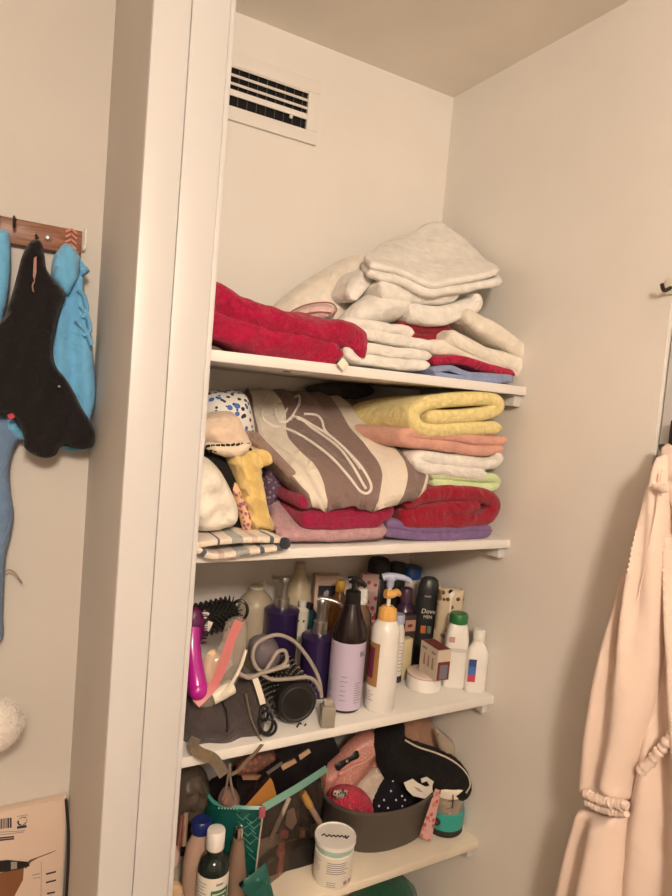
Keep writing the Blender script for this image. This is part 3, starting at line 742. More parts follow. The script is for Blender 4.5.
# bottles in the middle row behind the lotion
def simple_bottle(name, px, py, Y, r, label, mb_, mc, capfrac=.2, capr=.6, power=2, shoulder=.75, neck=None, group=None, lim=None, z=None):
    p = onY(px, py, Y); x = min(p.x, RX - r - .004) if lim is None else lim; zt = zat(x, Y, py); b0 = (Z3 if z is None else z) + .0006
    H = zt - b0; t = thing(name, label, 'bottle', (x, Y, b0), group)
    zc = zt - H * capfrac
    MB().lathe(x, Y, [(r * .92, b0), (r, b0 + .004), (r, b0 + (zc - b0) * shoulder), (r * .9, b0 + (zc - b0) * (shoulder + .12 * (1 - shoulder) / .25)), (r * capr * .85, zc - .001), (r * capr * .8, zc)], 32, power=power).build('bottle_body', mb_, t)
    MB().lathe(x, Y, [(r * capr, zc + .0003), (r * capr, zt - .003), (r * capr * .9, zt)], 28).build('cap', mc, t)
    return t, x, Y, zt, zc
t, *_ = simple_bottle('shampoo_bottle', 341, 580, 1.245, .020, 'amber bottle with a rounded mustard cap behind the dark brown pump', plastic('amber_glass', (.22, .09, .02), .2), plastic('mustard_cap', (.55, .32, .05), .4), .12, .55)
t, x, y, zt, zc = simple_bottle('spray_bottle', 363, 588, 1.20, .026, 'brown bottle with a ribbed white neck behind the lilac-labelled bottle', plastic('brown_translucent', (.16, .09, .05), .25), M['wp'], .17, .46)
mb = MB()
for i in range(4): mb.lathe(x, y, [(.013, zc + .003 + i * .0052), (.0137, zc + .0045 + i * .0052), (.013, zc + .006 + i * .0052)], 24)
mb.build('cap_ridges', M['wp'], t)
p = onY(371, 574, 1.31)
t = carton('bath_bomb_bag', (p.x, 1.315, z0), (.042, .022, p.z - Z3), -.3, spots('pink_print', (.58, .40, .38), (.40, .05, .08), 60, .33, .6), 'pink printed packet with red dots behind the white ribbed neck', 'packet')
p = onY(380, 557, 1.325)
t = thing('hair_spray', 'tall black can with a domed cap, at the back beside the blue capped jar', 'can', (p.x, 1.325, Z3))
zt = p.z; x = p.x
MB().lathe(x, 1.325, [(.028, z0), (.029, z0 + .004), (.029, zt - .05), (.027, zt - .047)], 32).build('can_body', M['black'], t)
MB().lathe(x, 1.325, [(.0275, zt - .0465), (.0275, zt - .012), (.022, zt - .003), (.012, zt)], 32).build('cap', M['blackm'], t)
t, *_ = simple_bottle('body_spray', 398, 563, 1.33, .024, 'black can with a flat top between the domed can and the blue capped jar', M['black'], M['blackm'], .25, .95)
t, *_ = simple_bottle('lotion_jar', 415.5, 566, 1.325, .026, 'cream bottle with a wide navy blue cap at the back near the right wall', plastic('cream_plastic', (.58, .52, .42), .35), plastic('navy_cap', (.015, .08, .30), .4), .14, .98, shoulder=.93)
t, *_ = simple_bottle('conditioner_bottle', 407, 588, 1.255, .027, 'dark plum bottle left of the charcoal bottle', plastic('plum_plastic', (.05, .02, .05), .25), plastic('plum_cap', (.08, .04, .07), .3), .18, .55)
t, x, y, zt, zc = simple_bottle('lotion_bottle', 399, 614, 1.165, .018, 'slim white bottle with lines of print right behind the white lotion pump', M['wp'], M['powder'], .13, .8)
mb = MB(); toplines(mb, x, y, .018, [Z3 + .03 + i * .008 for i in range(9)], -.2, 1.2); mb.build('small_print', M['greyink'], t)
mb = MB(); band(mb, x, y, Z3 + .003, Z3 + .018, .018, -1.6, 1.6, t=.0006, seg=24); mb.build('dark_band', M['ink'], t)

# charcoal men's wash
p = onY(430, 577, 1.215); x, y = min(p.x, .995), 1.215; zt = zat(x, y, 577); r = .0285
t = thing('body_wash', 'charcoal flip-top body wash bottle with white lettering', 'bottle', (x, y, Z3))
rt = math.radians(-28); zc = zat(x, y, 592)
MB().lathe(x, y, [(r * .90, z0), (r, z0 + .006), (r * 1.06, z0 + .06), (r * 1.0, zc - .02), (r * .9, zc - .002)], 40, sx=1, sy=.62, rot=rt).build('bottle_body', plastic('charcoal_plastic', (.022, .024, .026), .3), t)
MB().lathe(x, y, [(r * .90, zc - .0015), (r * .90, zc + .008), (r * .72, zt - .006), (r * .45, zt)], 36, sx=1, sy=.66, rot=rt).build('cap', plastic('charcoal_cap', (.03, .032, .034), .35), t)
U = Vector((math.cos(rt), math.sin(rt), 0)); Nn = Vector((U.y, -U.x, 0)); c0 = Vector((x, y, 0)) + Nn * (r * .66)
flattext('brand_lettering', 'Dove', .0155, c0 + Vector((0, 0, zat(x, y, 609))), U, (0, 0, 1), M['paper'], t, shear=.15)
flattext('men_lettering', 'MEN', .0100, c0 + Vector((0, 0, zat(x, y, 614.5))), U, (0, 0, 1), M['paper'], t)
MB().box(c0 + U * -.008 + Vector((0, 0, zat(x, y, 627))), (.012, .0012, .018), rt).build('orange_mark', plastic('orange_label', (.55, .16, .03), .5), t)
MB().box(c0 + U * .006 + Vector((0, 0, zat(x, y, 627))), (.009, .0012, .017), rt).build('grey_mark', plastic('grey_label', (.14, .16, .16), .5), t)
MB().box(c0 + U * -.004 - Nn * .003 + Vector((0, 0, zat(x, y, 594.5))), (.016, .003, .0035), rt).build('cap_notch', M['greyink'], t)

# patterned pouch by the right wall
M['pouchp'] = spots('print_beige', (.60, .50, .36), (.10, .05, .03), 55, .27, .5, (.30, .20, .10))
cx_, cy_ = 1.016, 1.162; U = Vector((.80, -.60, 0)); zt = zat(cx_, cy_, 588)
pl = Plane((cx_, cy_, 0), U, (0, 0, 1))
t = thing('snack_pouch', 'beige patterned pouch with a pale middle band standing by the right wall', 'packet', (cx_, cy_, Z3))
puff('pouch_body', [(-.031, z0 + .001), (0, z0), (.031, z0 + .001), (.0315, Z3 + .08), (.031, zt), (0, zt + .001), (-.031, zt), (-.0315, Z3 + .08)], pl, .026, M['pouchp'], t, edge=.03, wr=.0015, smooth=False, world2d=True)
puff('middle_band', [(-.0065, z0 + .012), (.0075, z0 + .012), (.0075, zt - .001), (-.0065, zt - .001)], Plane(Vector((cx_, cy_, 0)) + pl.W * .0105, U, (0, 0, 1)), .006, M['wp2'], t, edge=.003, smooth=False, world2d=True, wr=0)

# powder bottle, green cap
x, y = .994, 1.103; r = .0262; t = thing('powder_bottle', 'white bottle with a green screw cap at the right end of the third shelf', 'bottle', (x, y, Z3))
zt = zat(x, y, 613); zc = zat(x, y, 622); ra = math.radians(-30)
MB().lathe(x, y, [(r * .92, z0), (r, z0 + .005), (r, zc - .045), (r * .98, zc - .032), (r * .80, zc - .008), (r * .66, zc - .001)], 44, sx=1, sy=.8, rot=ra, power=4).build('bottle_body', M['wp'], t)
MB().lathe(x, y, [(.0195, zc - .001), (.0205, zc + .001), (.0205, zt - .004), (.0185, zt), (.012, zt + .0005)], 40).build('screw_cap', plastic('green_cap', (.02, .16, .045), .4), t)
U = Vector((math.cos(ra), math.sin(ra), 0)); Nn = Vector((U.y, -U.x, 0))
MB().box(Vector((x, y, zat(x, y, 647))) + Nn * (r * .8 + .0004), (r * 1.7, .001, .009), ra).build('grey_band', plastic('faded_print', (.62, .60, .58), .5), t)
MB().box(Vector((x, y, zat(x, y, 637))) - U * (r * .55) + Nn * (r * .78), (r * .5, .0015, .013), ra, .0005).build('pink_badge', plastic('pink_print', (.5, .30, .28), .5), t)

# small white bottle
x, y = 1.0235, 1.064; r = .0235; t = thing('medicine_bottle', 'small white bottle with a blue and red label at the front right shelf corner', 'bottle', (x, y, Z3))
zt = zat(x, y, 629); zc = zat(x, y, 639.5); zs = zat(x, y, 652)
MB().lathe(x, y, [(r * .92, z0), (r, z0 + .004), (r, zs), (r * .8, zs + .010), (r * .50, zc - .004), (r * .48, zc)], 44, sx=1, sy=.72, rot=ra, power=3.4).build('bottle_body', M['wp'], t)
mb = MB(); mb.lathe(x, y, [(.0125, zc + .0004), (.013, zc + .002), (.013, zt - .003), (.0115, zt)], 32)
mb.build('cap', M['wp'], t)
for zz0, zz1, mm, nm in ((664, 657, plastic('navy_print', (.03, .06, .22), .5), 'navy_label'), (672, 664, plastic('blue_print', (.05, .16, .50), .5), 'blue_label'), (679, 672, plastic('red_print', (.50, .05, .10), .5), 'red_label')):
    a, b = zat(x, y, zz0), zat(x, y, zz1)
    MB().box(Vector((x, y, (a + b) / 2)) - U * (r * .52) + Nn * (r * .73 + .0003), (r * .72, .001, b - a), ra).build(nm, mm, t)

# round tin with the box on it
x, y = .922, 1.116; r = .0385; zt = Z3 + .036
t = thing('cosmetic_tin', 'low round white tin with a pinkish lid under the maroon box', 'tin', (x, y, Z3))
MB().lathe(x, y, [(r * .95, z0), (r, z0 + .002), (r, zt - .006), (r * .985, zt - .005)], 44).build('tin_body', M['wp'], t)
MB().lathe(x, y, [(r * 1.01, zt - .005), (r * 1.01, zt - .0012), (r * .97, zt)], 44).build('lid', plastic('blush_lid', (.66, .54, .47), .4), t)
mb = MB(); mb.tube([(x + r * 1.005 * math.cos(a), y + r * 1.005 * math.sin(a), zt - .0052) for a in [2 * pi * k / 24 for k in range(24)]], .0006, 6, True, 2); mb.build('rim_line', plastic('rust_line', (.30, .12, .10), .4), t)
zb = zt + .0008
A, B_, C_ = onZ(435.5, 681.5, zb), onZ(413, 665, zb), onZ(451.5, 676, zb)
e1 = B_ - A; e2 = C_ - A; e1 = e1.normalized() * .066; e2 = (e2 - e1 * (e2.dot(e1) / e1.length_squared)).normalized() * .034
hh = zat(A.x, A.y, 651) - zb; ctr = A + (e1 + e2) / 2
t = thing('tea_box', 'maroon and white printed box tilted across the round tin', 'box', (ctr.x, ctr.y, zb))
u1 = e1.normalized(); u2 = e2.normalized()
mb = MB(); base = [A, A + e2, A + e1 + e2, A + e1]; up = Vector((0, 0, hh))
mb.add(base + [p_ + up for p_ in base], [(0, 3, 2, 1), (4, 5, 6, 7), (0, 1, 5, 4), (1, 2, 6, 5), (2, 3, 7, 6), (3, 0, 4, 7)])
mb.build('carton', plastic('box_white', (.62, .53, .42), .6), t, smooth=False)
mb = MB(); k = .0006
mb.add([p_ + up + Vector((0, 0, k)) for p_ in (A + e1 * .03 + e2 * .03, A + e2 * .97 + e1 * .03, A + e1 * .97 + e2 * .97, A + e1 * .97 + e2 * .03)], [(0, 1, 2, 3)])
n2 = -u1 * k
mb.add([A + n2 + e2 * .04 + up * .02, A + n2 + e2 * .96 + up * .02, A + n2 + e2 * .96 + up * .62, A + n2 + e2 * .04 + up * .62], [(0, 1, 2, 3)])
mb.build('maroon_panels', plastic('maroon_card', (.16, .025, .030), .6), t, smooth=False)
mb = MB(); n2 = -u1 * .0011
mb.add([A + n2 + e2 * .22 + up * .06, A + n2 + e2 * .8 + up * .06, A + n2 + e2 * .8 + up * .52, A + n2 + e2 * .22 + up * .52], [(0, 1, 2, 3)])
mb.build('grey_picture', plastic('slate_print', (.16, .17, .21), .6), t, smooth=False)
mb = MB(); n1 = -u2 * .0008
for i in range(3):
    a = .18 + i * .24
    mb.add([A + n1 + e1 * a + up * .30, A + n1 + e1 * (a + .13) + up * .30, A + n1 + e1 * (a + .10) + up * .68, A + n1 + e1 * (a + .03) + up * .68], [(0, 1, 2, 3)])
for a0_, a1_ in ((.12, .35), (.62, .9)):
    mb.add([A + n1 + e1 * a0_ + up * .80, A + n1 + e1 * a1_ + up * .80, A + n1 + e1 * a1_ + up * .88, A + n1 + e1 * a0_ + up * .88], [(0, 1, 2, 3)])
mb.build('line_drawings', plastic('brown_print', (.34, .22, .18), .6), t, smooth=False)
p = onY(410, 615, 1.185)
t = carton('lip_balm_box', (p.x, 1.19, z0), (.030, .022, p.z - Z3), -.1, plastic('dark_brown_card', (.04, .025, .022), .6), 'dark box with a lip picture in front of the plum bottle', 'box')
U = Vector((math.cos(-.1), math.sin(-.1), 0)); Nn = Vector((U.y, -U.x, 0)); c = Vector((p.x, 1.19, zat(p.x, 1.19, 624))) + Nn * .0115
MB().box(c, (.027, .0010, .026), -.1).build('picture_panel', plastic('blush_print', (.42, .25, .20), .6), t)
MB().ball(c + Nn * .0006, .009, (1, .08, .45), 2).build('lip_print', plastic('lip_red', (.20, .03, .02), .5), t)
p = onY(404.5, 638, 1.172)
t = carton('cream_box', (p.x + .004, 1.172, z0), (.026, .022, p.z - Z3), .1, plastic('butter_card', (.60, .52, .32), .6), 'pale yellow carton behind the round tin', 'box')

# ------------------------------------------------------------------ third shelf: left end
t = thing('toiletry_pouch', 'grey brown soft pouch with an olive strap at the left end of the third shelf', 'pouch', (.43, 1.1, Z3))
M['pouch'] = cloth('grey_brown_nylon', (.062, .048, .048), .25, 200)
def pd(u, v): return .007 * math.sin(u * 95 + v * 30)
pb = puff('pouch_body', [(182, 690), (196, 676), (216, 690), (238, 668), (252, 672), (260, 690), (262, 712), (256, 728), (238, 737), (214, 742), (192, 742), (178, 738), (170, 712)], PY(1.105), .125, M['pouch'], t, edge=.05, disp=pd, wr=.006)
hp = hitter(pb)
zp = MB(); zp.tube([hp(a, b, .001) or onY(a, b, 1.05) for a, b in ((222, 702), (226, 712), (227, 722), (227, 732))], .0022, 6); zp.build('zip', M['black'], t)
M['strap'] = cloth('olive_webbing', (.16, .12, .075), .4, 500)
ribbon('strap', [onY(196, 738, 1.035), onY(193, 746, 1.012), onY(200, 753, .996), onY(212, 758, .990), onY(219, 766, .994), onY(224, 775, 1.004)], .018, M['strap'], t)
ribbon('strap', [onY(264, 742, 1.03), onY(256, 752, 1.012), onY(246, 762, .995), onY(238, 771, .99), onY(229, 775, 1.0)], .006, M['strap'], t)
mb = MB(); mb.tube([onY(a, b, 1.03) for a, b in ((246, 694), (250, 715), (256, 730), (262, 742))], .0016, 8); mb.build('edge_piping', M['strap'], t)

M['mag'] = plastic('magenta_plastic', (.42, .01, .27), .25, coat=.4)
t = thing('hair_brush', 'magenta hair brush with dark bristles leaning on the left jamb', 'brush', onY(196, 690, 1.06))
mb = MB(); mb.tube([onY(198, 690, 1.03), onY(196, 676, 1.04), onY(193, 658, 1.05), onY(192, 642, 1.06), onY(193, 628, 1.07)], lambda s: .0165 - .003 * s, 16)
mb.ball(onY(198, 691, 1.026), .0155, (1, .9, 1), 3); mb.build('handle', M['mag'], t)
c = onY(194, 628, 1.085)
mb = MB(); mb.ball(c, .030, (.62, .5, 1.25), 3); mb.build('brush_head', plastic('dark_magenta', (.10, .006, .07), .4), t)
mb = MB(); random.seed(11)
for i in range(70):
    a = random.uniform(-.5, 3.3); z = random.uniform(-.030, .032); d = Vector((math.cos(a) * .9, -abs(math.sin(a)) * .7, 0)); q = c + Vector((d.x * .016, d.y * .013, z)); mb.tube([q, q + d * .011], .0008, 5, sub=1)
mb.build('bristles', plastic('plum_bristle', (.05, .01, .04), .5), t)

t = thing('round_brush', 'black round brush with a hanging loop lying at the back left', 'brush', onY(215, 625, 1.17))
a, b = onY(192, 622, 1.15), onY(232, 612, 1.19); ax = (b - a)
MB().lathe(0, 0, [(.018, 0), (.022, .004), (.022, ax.length - .004), (.016, ax.length)], 28, axis=ax, org=a).build('barrel', M['blackm'], t)
mb = MB(); q4 = Vector((0, 0, 1)).rotation_difference(ax.normalized())
for i in range(16):
    for j in range(18):
        an = 2 * pi * (j + .5 * (i % 2)) / 18; d = q4 @ Vector((math.cos(an), math.sin(an), 0)); p0 = a + ax * ((i + .5) / 16) + d * .021
        mb.tube([p0, p0 + d * .012], .0011, 4, sub=1)
mb.build('bristles', M['black'], t)
mb = MB(); cc = onY(239, 611, 1.185); mb.tube([cc + CR * (.0165 * math.cos(k)) + Vector((0, 0, 1)) * (.021 * math.sin(k)) for k in [2 * pi * i / 14 for i in range(14)]], .0032, 8, True, 4); mb.build('hanging_loop', M['black'], t)
for i, (px, py, an) in enumerate(((204, 616, .6), (208, 626, .4))):
    MB().box(onY(px, py, 1.118), (.013, .0014, .018), axes=Matrix.Rotation(an, 3, 'Y'), bev=.0005).build('paper_tag', M['paper'], t)

t = thing('zip_bag', 'clear plastic zip bag with a pinkish red zip edge, holding cream bits', 'bag', onY(218, 690, 1.06))
M['film'] = film('clear_film', (.62, .55, .47), .70, .10)
bagp = [(226, 622), (238, 616), (247, 622), (247, 642), (242, 668), (232, 690), (216, 704), (202, 708), (192, 704), (198, 690), (200, 668), (206, 655), (220, 645)]
puff('film_body', bagp, PY(1.046), .030, M['film'], t, edge=.02, wr=.005, wf=(40, 40))
ribbon('zip_edge', [onY(239, 621, 1.024), onY(231, 640, 1.024), onY(223, 664, 1.022), onY(213, 686, 1.022), onY(196, 704, 1.022)], .0155, plastic('coral_pink_zip', (.55, .17, .17), .35), t)
mb = MB(); mb.tube([onY(246, 650, 1.022), onY(240, 668, 1.02), onY(231, 684, 1.02), onY(221, 697, 1.02)], .003, 8); mb.build('film_fold', M['wp2'], t)
o = puff('cream_pad', [(203, 664), (210, 650), (219, 652), (221, 668), (216, 684), (208, 690), (203, 680)], PY(1.046), .02, plastic('peach_foam', (.72, .52, .36), .7), edge=.014, wr=.004)
tag(o, 'peach coloured pad inside the clear zip bag', 'pad')
o = MB().tube([onY(212, 697, 1.036), onY(222, 692, 1.036), onY(232, 686, 1.038)], .0135, 16).build('paper_roll', M['wp2']); tag(o, 'cream paper roll poking out under the clear zip bag', 'roll')

# hot-air brush
t = thing('hot_air_brush', 'black perforated round styling brush lying with its end towards the viewer', 'styling brush', onY(292, 700, 1.1))
A = onY(297, 703, 1.05); B_ = onY(275, 672, 1.20); ax = B_ - A
A = Vector((A.x, A.y, max(A.z, Z3 + .046)))
L = ax.length
MB().lathe(0, 0, [(.026, -.002), (.037, 0), (.040, .004), (.040, .012), (.038, .014), (.038, L), (.032, L + .004)], 40, axis=ax, org=A).build('barrel', M['black'], t)
mb = MB(); mb.lathe(0, 0, [(.029, -.003), (.031, -.0048), (.033, -.003)], 36, axis=ax, org=A); mb.build('end_ring', plastic('soft_black', (.03, .028, .027), .5), t)
q4 = Vector((0, 0, 1)).rotation_difference(ax.normalized()); mb = MB(); m2 = MB(); random.seed(2)
for i in range(13):
    for j in range(22):
        an = 2 * pi * (j + .5 * (i % 2)) / 22; d = q4 @ Vector((math.cos(an), math.sin(an), 0)); p0 = A + ax * (.12 + .84 * i / 13) + d * .038
        mb.tube([p0, p0 + d * .006], .0012, 4, sub=1); m2.ball(p0 + d * .0065, .0014, sub=1)
mb.build('bristles', M['black'], t); m2.build('bristle_tips', plastic('pale_tips', (.45, .38, .34), .4), t)
e = A + ax * 1.0
MB().lathe(0, 0, [(.022, L), (.024, L + .01), (.022, L + .030), (.016, L + .034)], 28, axis=ax, org=A).build('copper_ring', plastic('copper', (.36, .15, .07), .3, .7), t)
o = puff('hair_tool', [(250, 642), (262, 634), (275, 640), (280, 654), (272, 668), (258, 670), (249, 658)], PY(1.16), .055, plastic('mauve_grey_plastic', (.20, .17, .19), .4), edge=.025, wr=.002)
tag(o, 'rounded mauve grey tool body behind the coiled cord', 'hair tool')

# grey cord and plug
def zc5(L5): return [(240 + a / 6.72, 630 + b / 6.72) for a, b in L5]
M['cord'] = plastic('grey_rubber', (.34, .30, .26), .5)
t = thing('power_cord', 'grey power cord looped in front of the styling brush, ending in a square plug', 'cord', onY(325, 728, 1.05))
mb = MB()
def cordp(L5, Ys):
    P_ = zc5(L5); n = len(P_); return [onY(a, b, Ys[0] + (Ys[1] - Ys[0]) * i / (n - 1)) for i, (a, b) in enumerate(P_)]
mb.tube(cordp([(-20, 300), (50, 310), (120, 300), (230, 262), (290, 235), (315, 195), (300, 140), (250, 150), (205, 220), (160, 280), (110, 250), (85, 175), (120, 85), (240, 33), (350, 68), (430, 150), (500, 260), (535, 350), (548, 450)], (1.030, 1.036)), .0036, 10)
mb.tube(cordp([(-15, 285), (60, 320), (150, 290), (260, 258), (330, 238)], (1.022, 1.030)), .0036, 10)
mb.tube(cordp([(150, 300), (220, 332), (350, 326), (450, 318), (505, 345), (535, 405)], (1.030, 1.034)), .0036, 10)
mb.build('cable', M['cord'], t)
c = onY(326, 718, 1.04); hh = .041
MB().box((c.x, 1.036, Z3 + .0008 + hh / 2), (.027, .024, hh), -.3, .003).build('plug_body', plastic('grey_beige_plastic', (.30, .27, .22), .45), t)
MB().box((c.x - .001, 1.036, Z3 + hh + .006), (.017, .014, .012), -.3, .002).build('strain_relief', plastic('grey_beige_light', (.38, .34, .28), .45), t)
t = thing('hair_tie', 'black elastic loops hanging from a cream band beside the styling brush', 'hair tie', onY(268, 735, 1.035))
ribbon('cream_band', [onY(255, 678, 1.028), onY(259, 690, 1.025), onY(263, 704, 1.025)], .0105, M['wp2'], t)
mb = MB()
for (cx2, cy2, rx, ry) in ((268, 727, 8, 8), (266, 722, 6.5, 11), (264, 713, 4, 8)):
    mb.tube([onY(cx2 + rx * math.cos(k), cy2 + ry * math.sin(k), 1.030 + .004 * math.sin(2 * k)) for k in [2 * pi * i / 12 for i in range(12)]], .0028, 8, True, 4)
mb.build('elastic_loops', M['black'], t)
o = MB().tube([onY(297, 727, 1.05) + Vector((0, 0, 0)), onY(300, 723, 1.06), onY(303, 727, 1.055), onY(306, 724, 1.05)], .0016, 6).build('hair_pin', M['black']); tag(o, 'tiny black hair pin on the shelf in front of the styling brush', 'hair pin')
# ------------------------------------------------------------------ fourth shelf
def card(name, outline, Y, T, mat, parent=None, label=None, tilt=0):
    """rigid plate of thickness T with a traced outline"""
    P_ = [onY(a, b, Y) for a, b in outline]; n = len(P_)
    mb = MB(); mb.add(P_ + [p_ + Vector((0, T, 0)) for p_ in P_], [tuple(range(n)), tuple(range(2 * n - 1, n - 1, -1))] + [(i, (i + 1) % n, n + (i + 1) % n, n + i) for i in range(n)])
    return mb.build(name, mat, parent, smooth=False, label=label)
y0 = Z4 + .0006
# white jar
x, y = .689, 1.060; r = .0405
t = thing('cosmetic_jar', 'white lidded jar with a mint band at the front of the lowest shelf', 'jar', (x, y, Z4))
zl, zm = zat(x, y - r, 849), zat(x, y - r, 858); zt = onY(334, 837, y).z
MB().lathe(x, y, [(r * .93, y0), (r * .97, y0 + .004), (r * .97, zm - .002), (r * .92, zm)], 48).build('jar_body', M['paper'], t)
MB().lathe(x, y, [(r * .935, zm - .001), (r * .935, zl)], 44).build('mint_band', plastic('mint_band', (.36, .52, .46), .4), t)
MB().lathe(x, y, [(r * 1.0, zl + .0003), (r * 1.03, zl + .003), (r * 1.03, zt - .005), (r * .99, zt), (r * .5, zt + .0004)], 48).build('lid', M['wp'], t)
mb = MB(); U = Vector((.93, -.36, 0)); W_ = Vector((.36, .93, 0)); c = Vector((x, y, zt + .001))
mb.tube([c + U * a + W_ * (b * .6 - .002) for a, b in ((-.028, .006), (-.022, .014), (-.018, .002), (-.012, .010), (-.009, .001), (-.003, .007), (0, -.001), (.005, .006), (.008, -.002), (.013, .005), (.016, -.004), (.021, .004), (.020, -.010), (.027, .002))], .0015, 6); mb.build('script_lettering', M['ink'], t)
mb = MB(); random.seed(9)
for i in range(6): band(mb, x, y, zm - .012 - i * .0042, zm - .0105 - i * .0042, r * .97, -.3, .75 + random.uniform(-.15, .1), t=.0009, seg=8)
for i in range(5): band(mb, x, y, zm - .013 - i * .006, zm - .0115 - i * .006, r * .97, -1.2, -.7 + random.uniform(-.1, .1), t=.0009, seg=6)
for i in range(3): band(mb, x, y, y0 + .014 - i * .004, y0 + .0152 - i * .004, r * .97, -.25, .2, t=.0009, seg=6)
mb.build('small_print', M['greyink'], t)
mb = MB(); band(mb, x, y, y0 + .008, y0 + .016, r * .97, .62, .82, t=.001); band(mb, x, y, y0 + .008, y0 + .016, r * .97, .92, 1.1, t=.001); mb.build('printed_symbols', plastic('mauve_print', (.35, .22, .26), .5), t)

# grey tub with its contents
x, y = .858, 1.168
a_ = .137; b_ = .108; rz = onY(376, 817, y - b_).z
t = thing('storage_tub', 'grey brown oval plastic tub full of hair things on the lowest shelf', 'tub', (x, y, Z4))
M['tub'] = plastic('taupe_plastic', (.085, .068, .058), .45)
MB().lathe(x, y, [(.84, y0), (.88, y0 + .004), (.985, rz - .012), (1.0, rz - .010), (1.012, rz - .006), (1.012, rz - .001), (1.0, rz), (.965, rz - .001), (.955, rz - .012), (.86, y0 + .006)], 64, sx=a_, sy=b_, power=2.25).build('tub_body', M['tub'], t)
M['pinkg'] = spots('pink_glitter', (.52, .23, .19), (.72, .45, .38), 190, .25, .35)
def pgd(u, v): return .006 * math.sin((v * .8 - u * .9) * 85)
t = thing('glitter_pouch', 'pink glitter pouch with a black bow standing in the grey tub', 'pouch', onY(345, 800, 1.19))
gp = puff('pouch_body', [(320, 792), (318, 776), (324, 768), (338, 757), (352, 742), (366, 731), (374, 731), (377, 745), (383, 760), (387, 772), (386, 800), (350, 812), (326, 806)], PY(1.225), .06, M['pinkg'], t, edge=.025, disp=pgd, wr=.003)
hg = hitter(gp)
mb = MB()
mb.tube([hg(a, b, .003) for a, b in ((339, 775), (352, 767), (364, 762), (375, 754))], lambda s: .0045 - .002 * s, 10); mb.build('folded_edge', plastic('pink_edge', (.62, .30, .25), .3), t)
bw = thing('x', 'x', 'x', (0, 0, 0)); bpy.data.objects.remove(bw)
mb = MB(); pc = hg(347, 760, .005)
bo = puff('bow', [(335, 765), (343, 760), (347, 758), (351, 755), (357, 750), (360, 757), (353, 761), (348, 764), (344, 767), (338, 772)], PY(pc.y), .012, M['black'], t, edge=.006, wr=.001)
mb.ball(pc - CF * .006, .0042, (1, .8, 1), 2); mb.build('bow_knot', M['silver'], bo)
o = puff('lace_cloth', [(352, 806), (356, 790), (366, 778), (376, 768), (385, 775), (388, 786), (382, 798), (374, 810)], PY(1.185), .04, cloth('ivory_lace', (.60, .50, .42), .9, 160), edge=.02, wr=.008, wf=(60, 60))
tag(o, 'ivory lace bit between the red scrunchie and the pink glitter pouch', 'lace')
t = thing('scrunchie', 'bright red crinkled scrunchie at the left end of the grey tub', 'scrunchie', onY(350, 806, 1.12))
puff('gathered_ring', [(329, 800), (333, 792), (342, 787), (354, 786), (364, 791), (371, 800), (370, 812), (352, 822), (334, 816)], PY(1.17), .06, cloth('scarlet_satin', (.62, .016, .065), .3, 80, crease=1.0, cs=55), t, edge=.025, wr=.013, wf=(55, 55))
puff('metal_clip', [(334, 791), (340, 789), (348, 791), (346, 797), (338, 799), (333, 796)], PY(1.140), .010, spots('clip_print', (.42, .34, .28), (.03, .02, .02), 170, .4, .4), t, edge=.005, wr=.002)
t = thing('headband', 'black fabric bunch with pearl dots in the front of the grey tub', 'headband', onY(390, 806, 1.11))
hb = puff('bunched_fabric', [(373, 806), (377, 794), (384, 783), (392, 777), (400, 779), (406, 788), (409, 798), (410, 810), (392, 822), (374, 820)], PY(1.155), .06, cloth('black_satin', (.012, .011, .018), .3, 100), t, edge=.025, wr=.008, wf=(40, 40))
hh_ = hitter(hb); random.seed(4)
for a, b in ((391, 791), (398, 783), (396, 800), (402, 796), (384, 800), (379, 806), (388, 808), (402, 806), (393, 781), (405, 800)):
    q = hh_(a, b, .0012)
    if q: MB().ball(q, .0024, sub=2).build('pearl', M['wp'], t)
t = thing('hair_clip_card', 'cream card with a hook cut-out lying on the grey tub rim', 'card', onY(420, 800, 1.07))
card('card_body', [(404, 783), (413, 779), (418, 783), (426, 787), (430, 786), (427, 781), (422, 783), (421, 779), (427, 777), (439, 785), (438, 788), (426, 799), (413, 796), (407, 790)], 1.085, .0016, M['paper'], t)
mb = MB()
for i in range(3): mb.box(onY(417 + i * 1.6, 788 + i * 1.6, 1.0846), (.016, .0008, .0013), axes=Matrix.Rotation(.45, 3, 'Y'))
mb.build('small_print', M['greyink'], t)
t = thing('floral_card', 'pink floral printed card leaning on the right side of the grey tub', 'card', onY(428, 840, 1.065))
card('card_body', [(436, 789), (441, 791), (431, 842), (420, 837)], 1.062, .003, spots('floral_pink', (.62, .36, .34), (.42, .08, .08), 75, .35, .6, (.55, .22, .14)), t)

# black wash bag and things behind it
t = thing('wash_bag', 'big black pouch with cream piping draped over the back of the grey tub', 'pouch', onY(430, 800, 1.2))
wb = puff('bag_body', [(372, 735), (380, 727), (394, 722), (404, 724), (406, 738), (418, 745), (436, 751), (454, 759), (468, 772), (473, 785), (468, 794), (453, 798), (430, 793), (408, 794), (390, 784), (380, 770), (374, 752)], Plane((.86, 1.235, 0), (.17, -.135, 0), (0, 0, 1)), .12, cloth('black_nylon', (.012, .011, .011), .2, 250), t, edge=.05, wr=.006, wf=(9, 12))
hw = hitter(wb); mb = MB(); mb.tube([hw(a, b, .001) or onY(a, b, 1.12) for a, b in ((405, 740), (418, 747), (436, 753), (453, 761), (466, 773), (470, 784), (466, 793))], .0022, 8); mb.build('piping', plastic('cream_piping_cord', (.55, .47, .38), .6), t)
mb = MB(); mb.tube([onY(a, b, 1.05) for a, b in ((453, 795), (453, 802), (452, 808))], .0014, 6); mb.build('zip_pull', M['black'], t)
MB().box(onY(474, 783, 1.12), (.018, .02, .026), -.4, .003).build('buckle', M['blackm'], t)
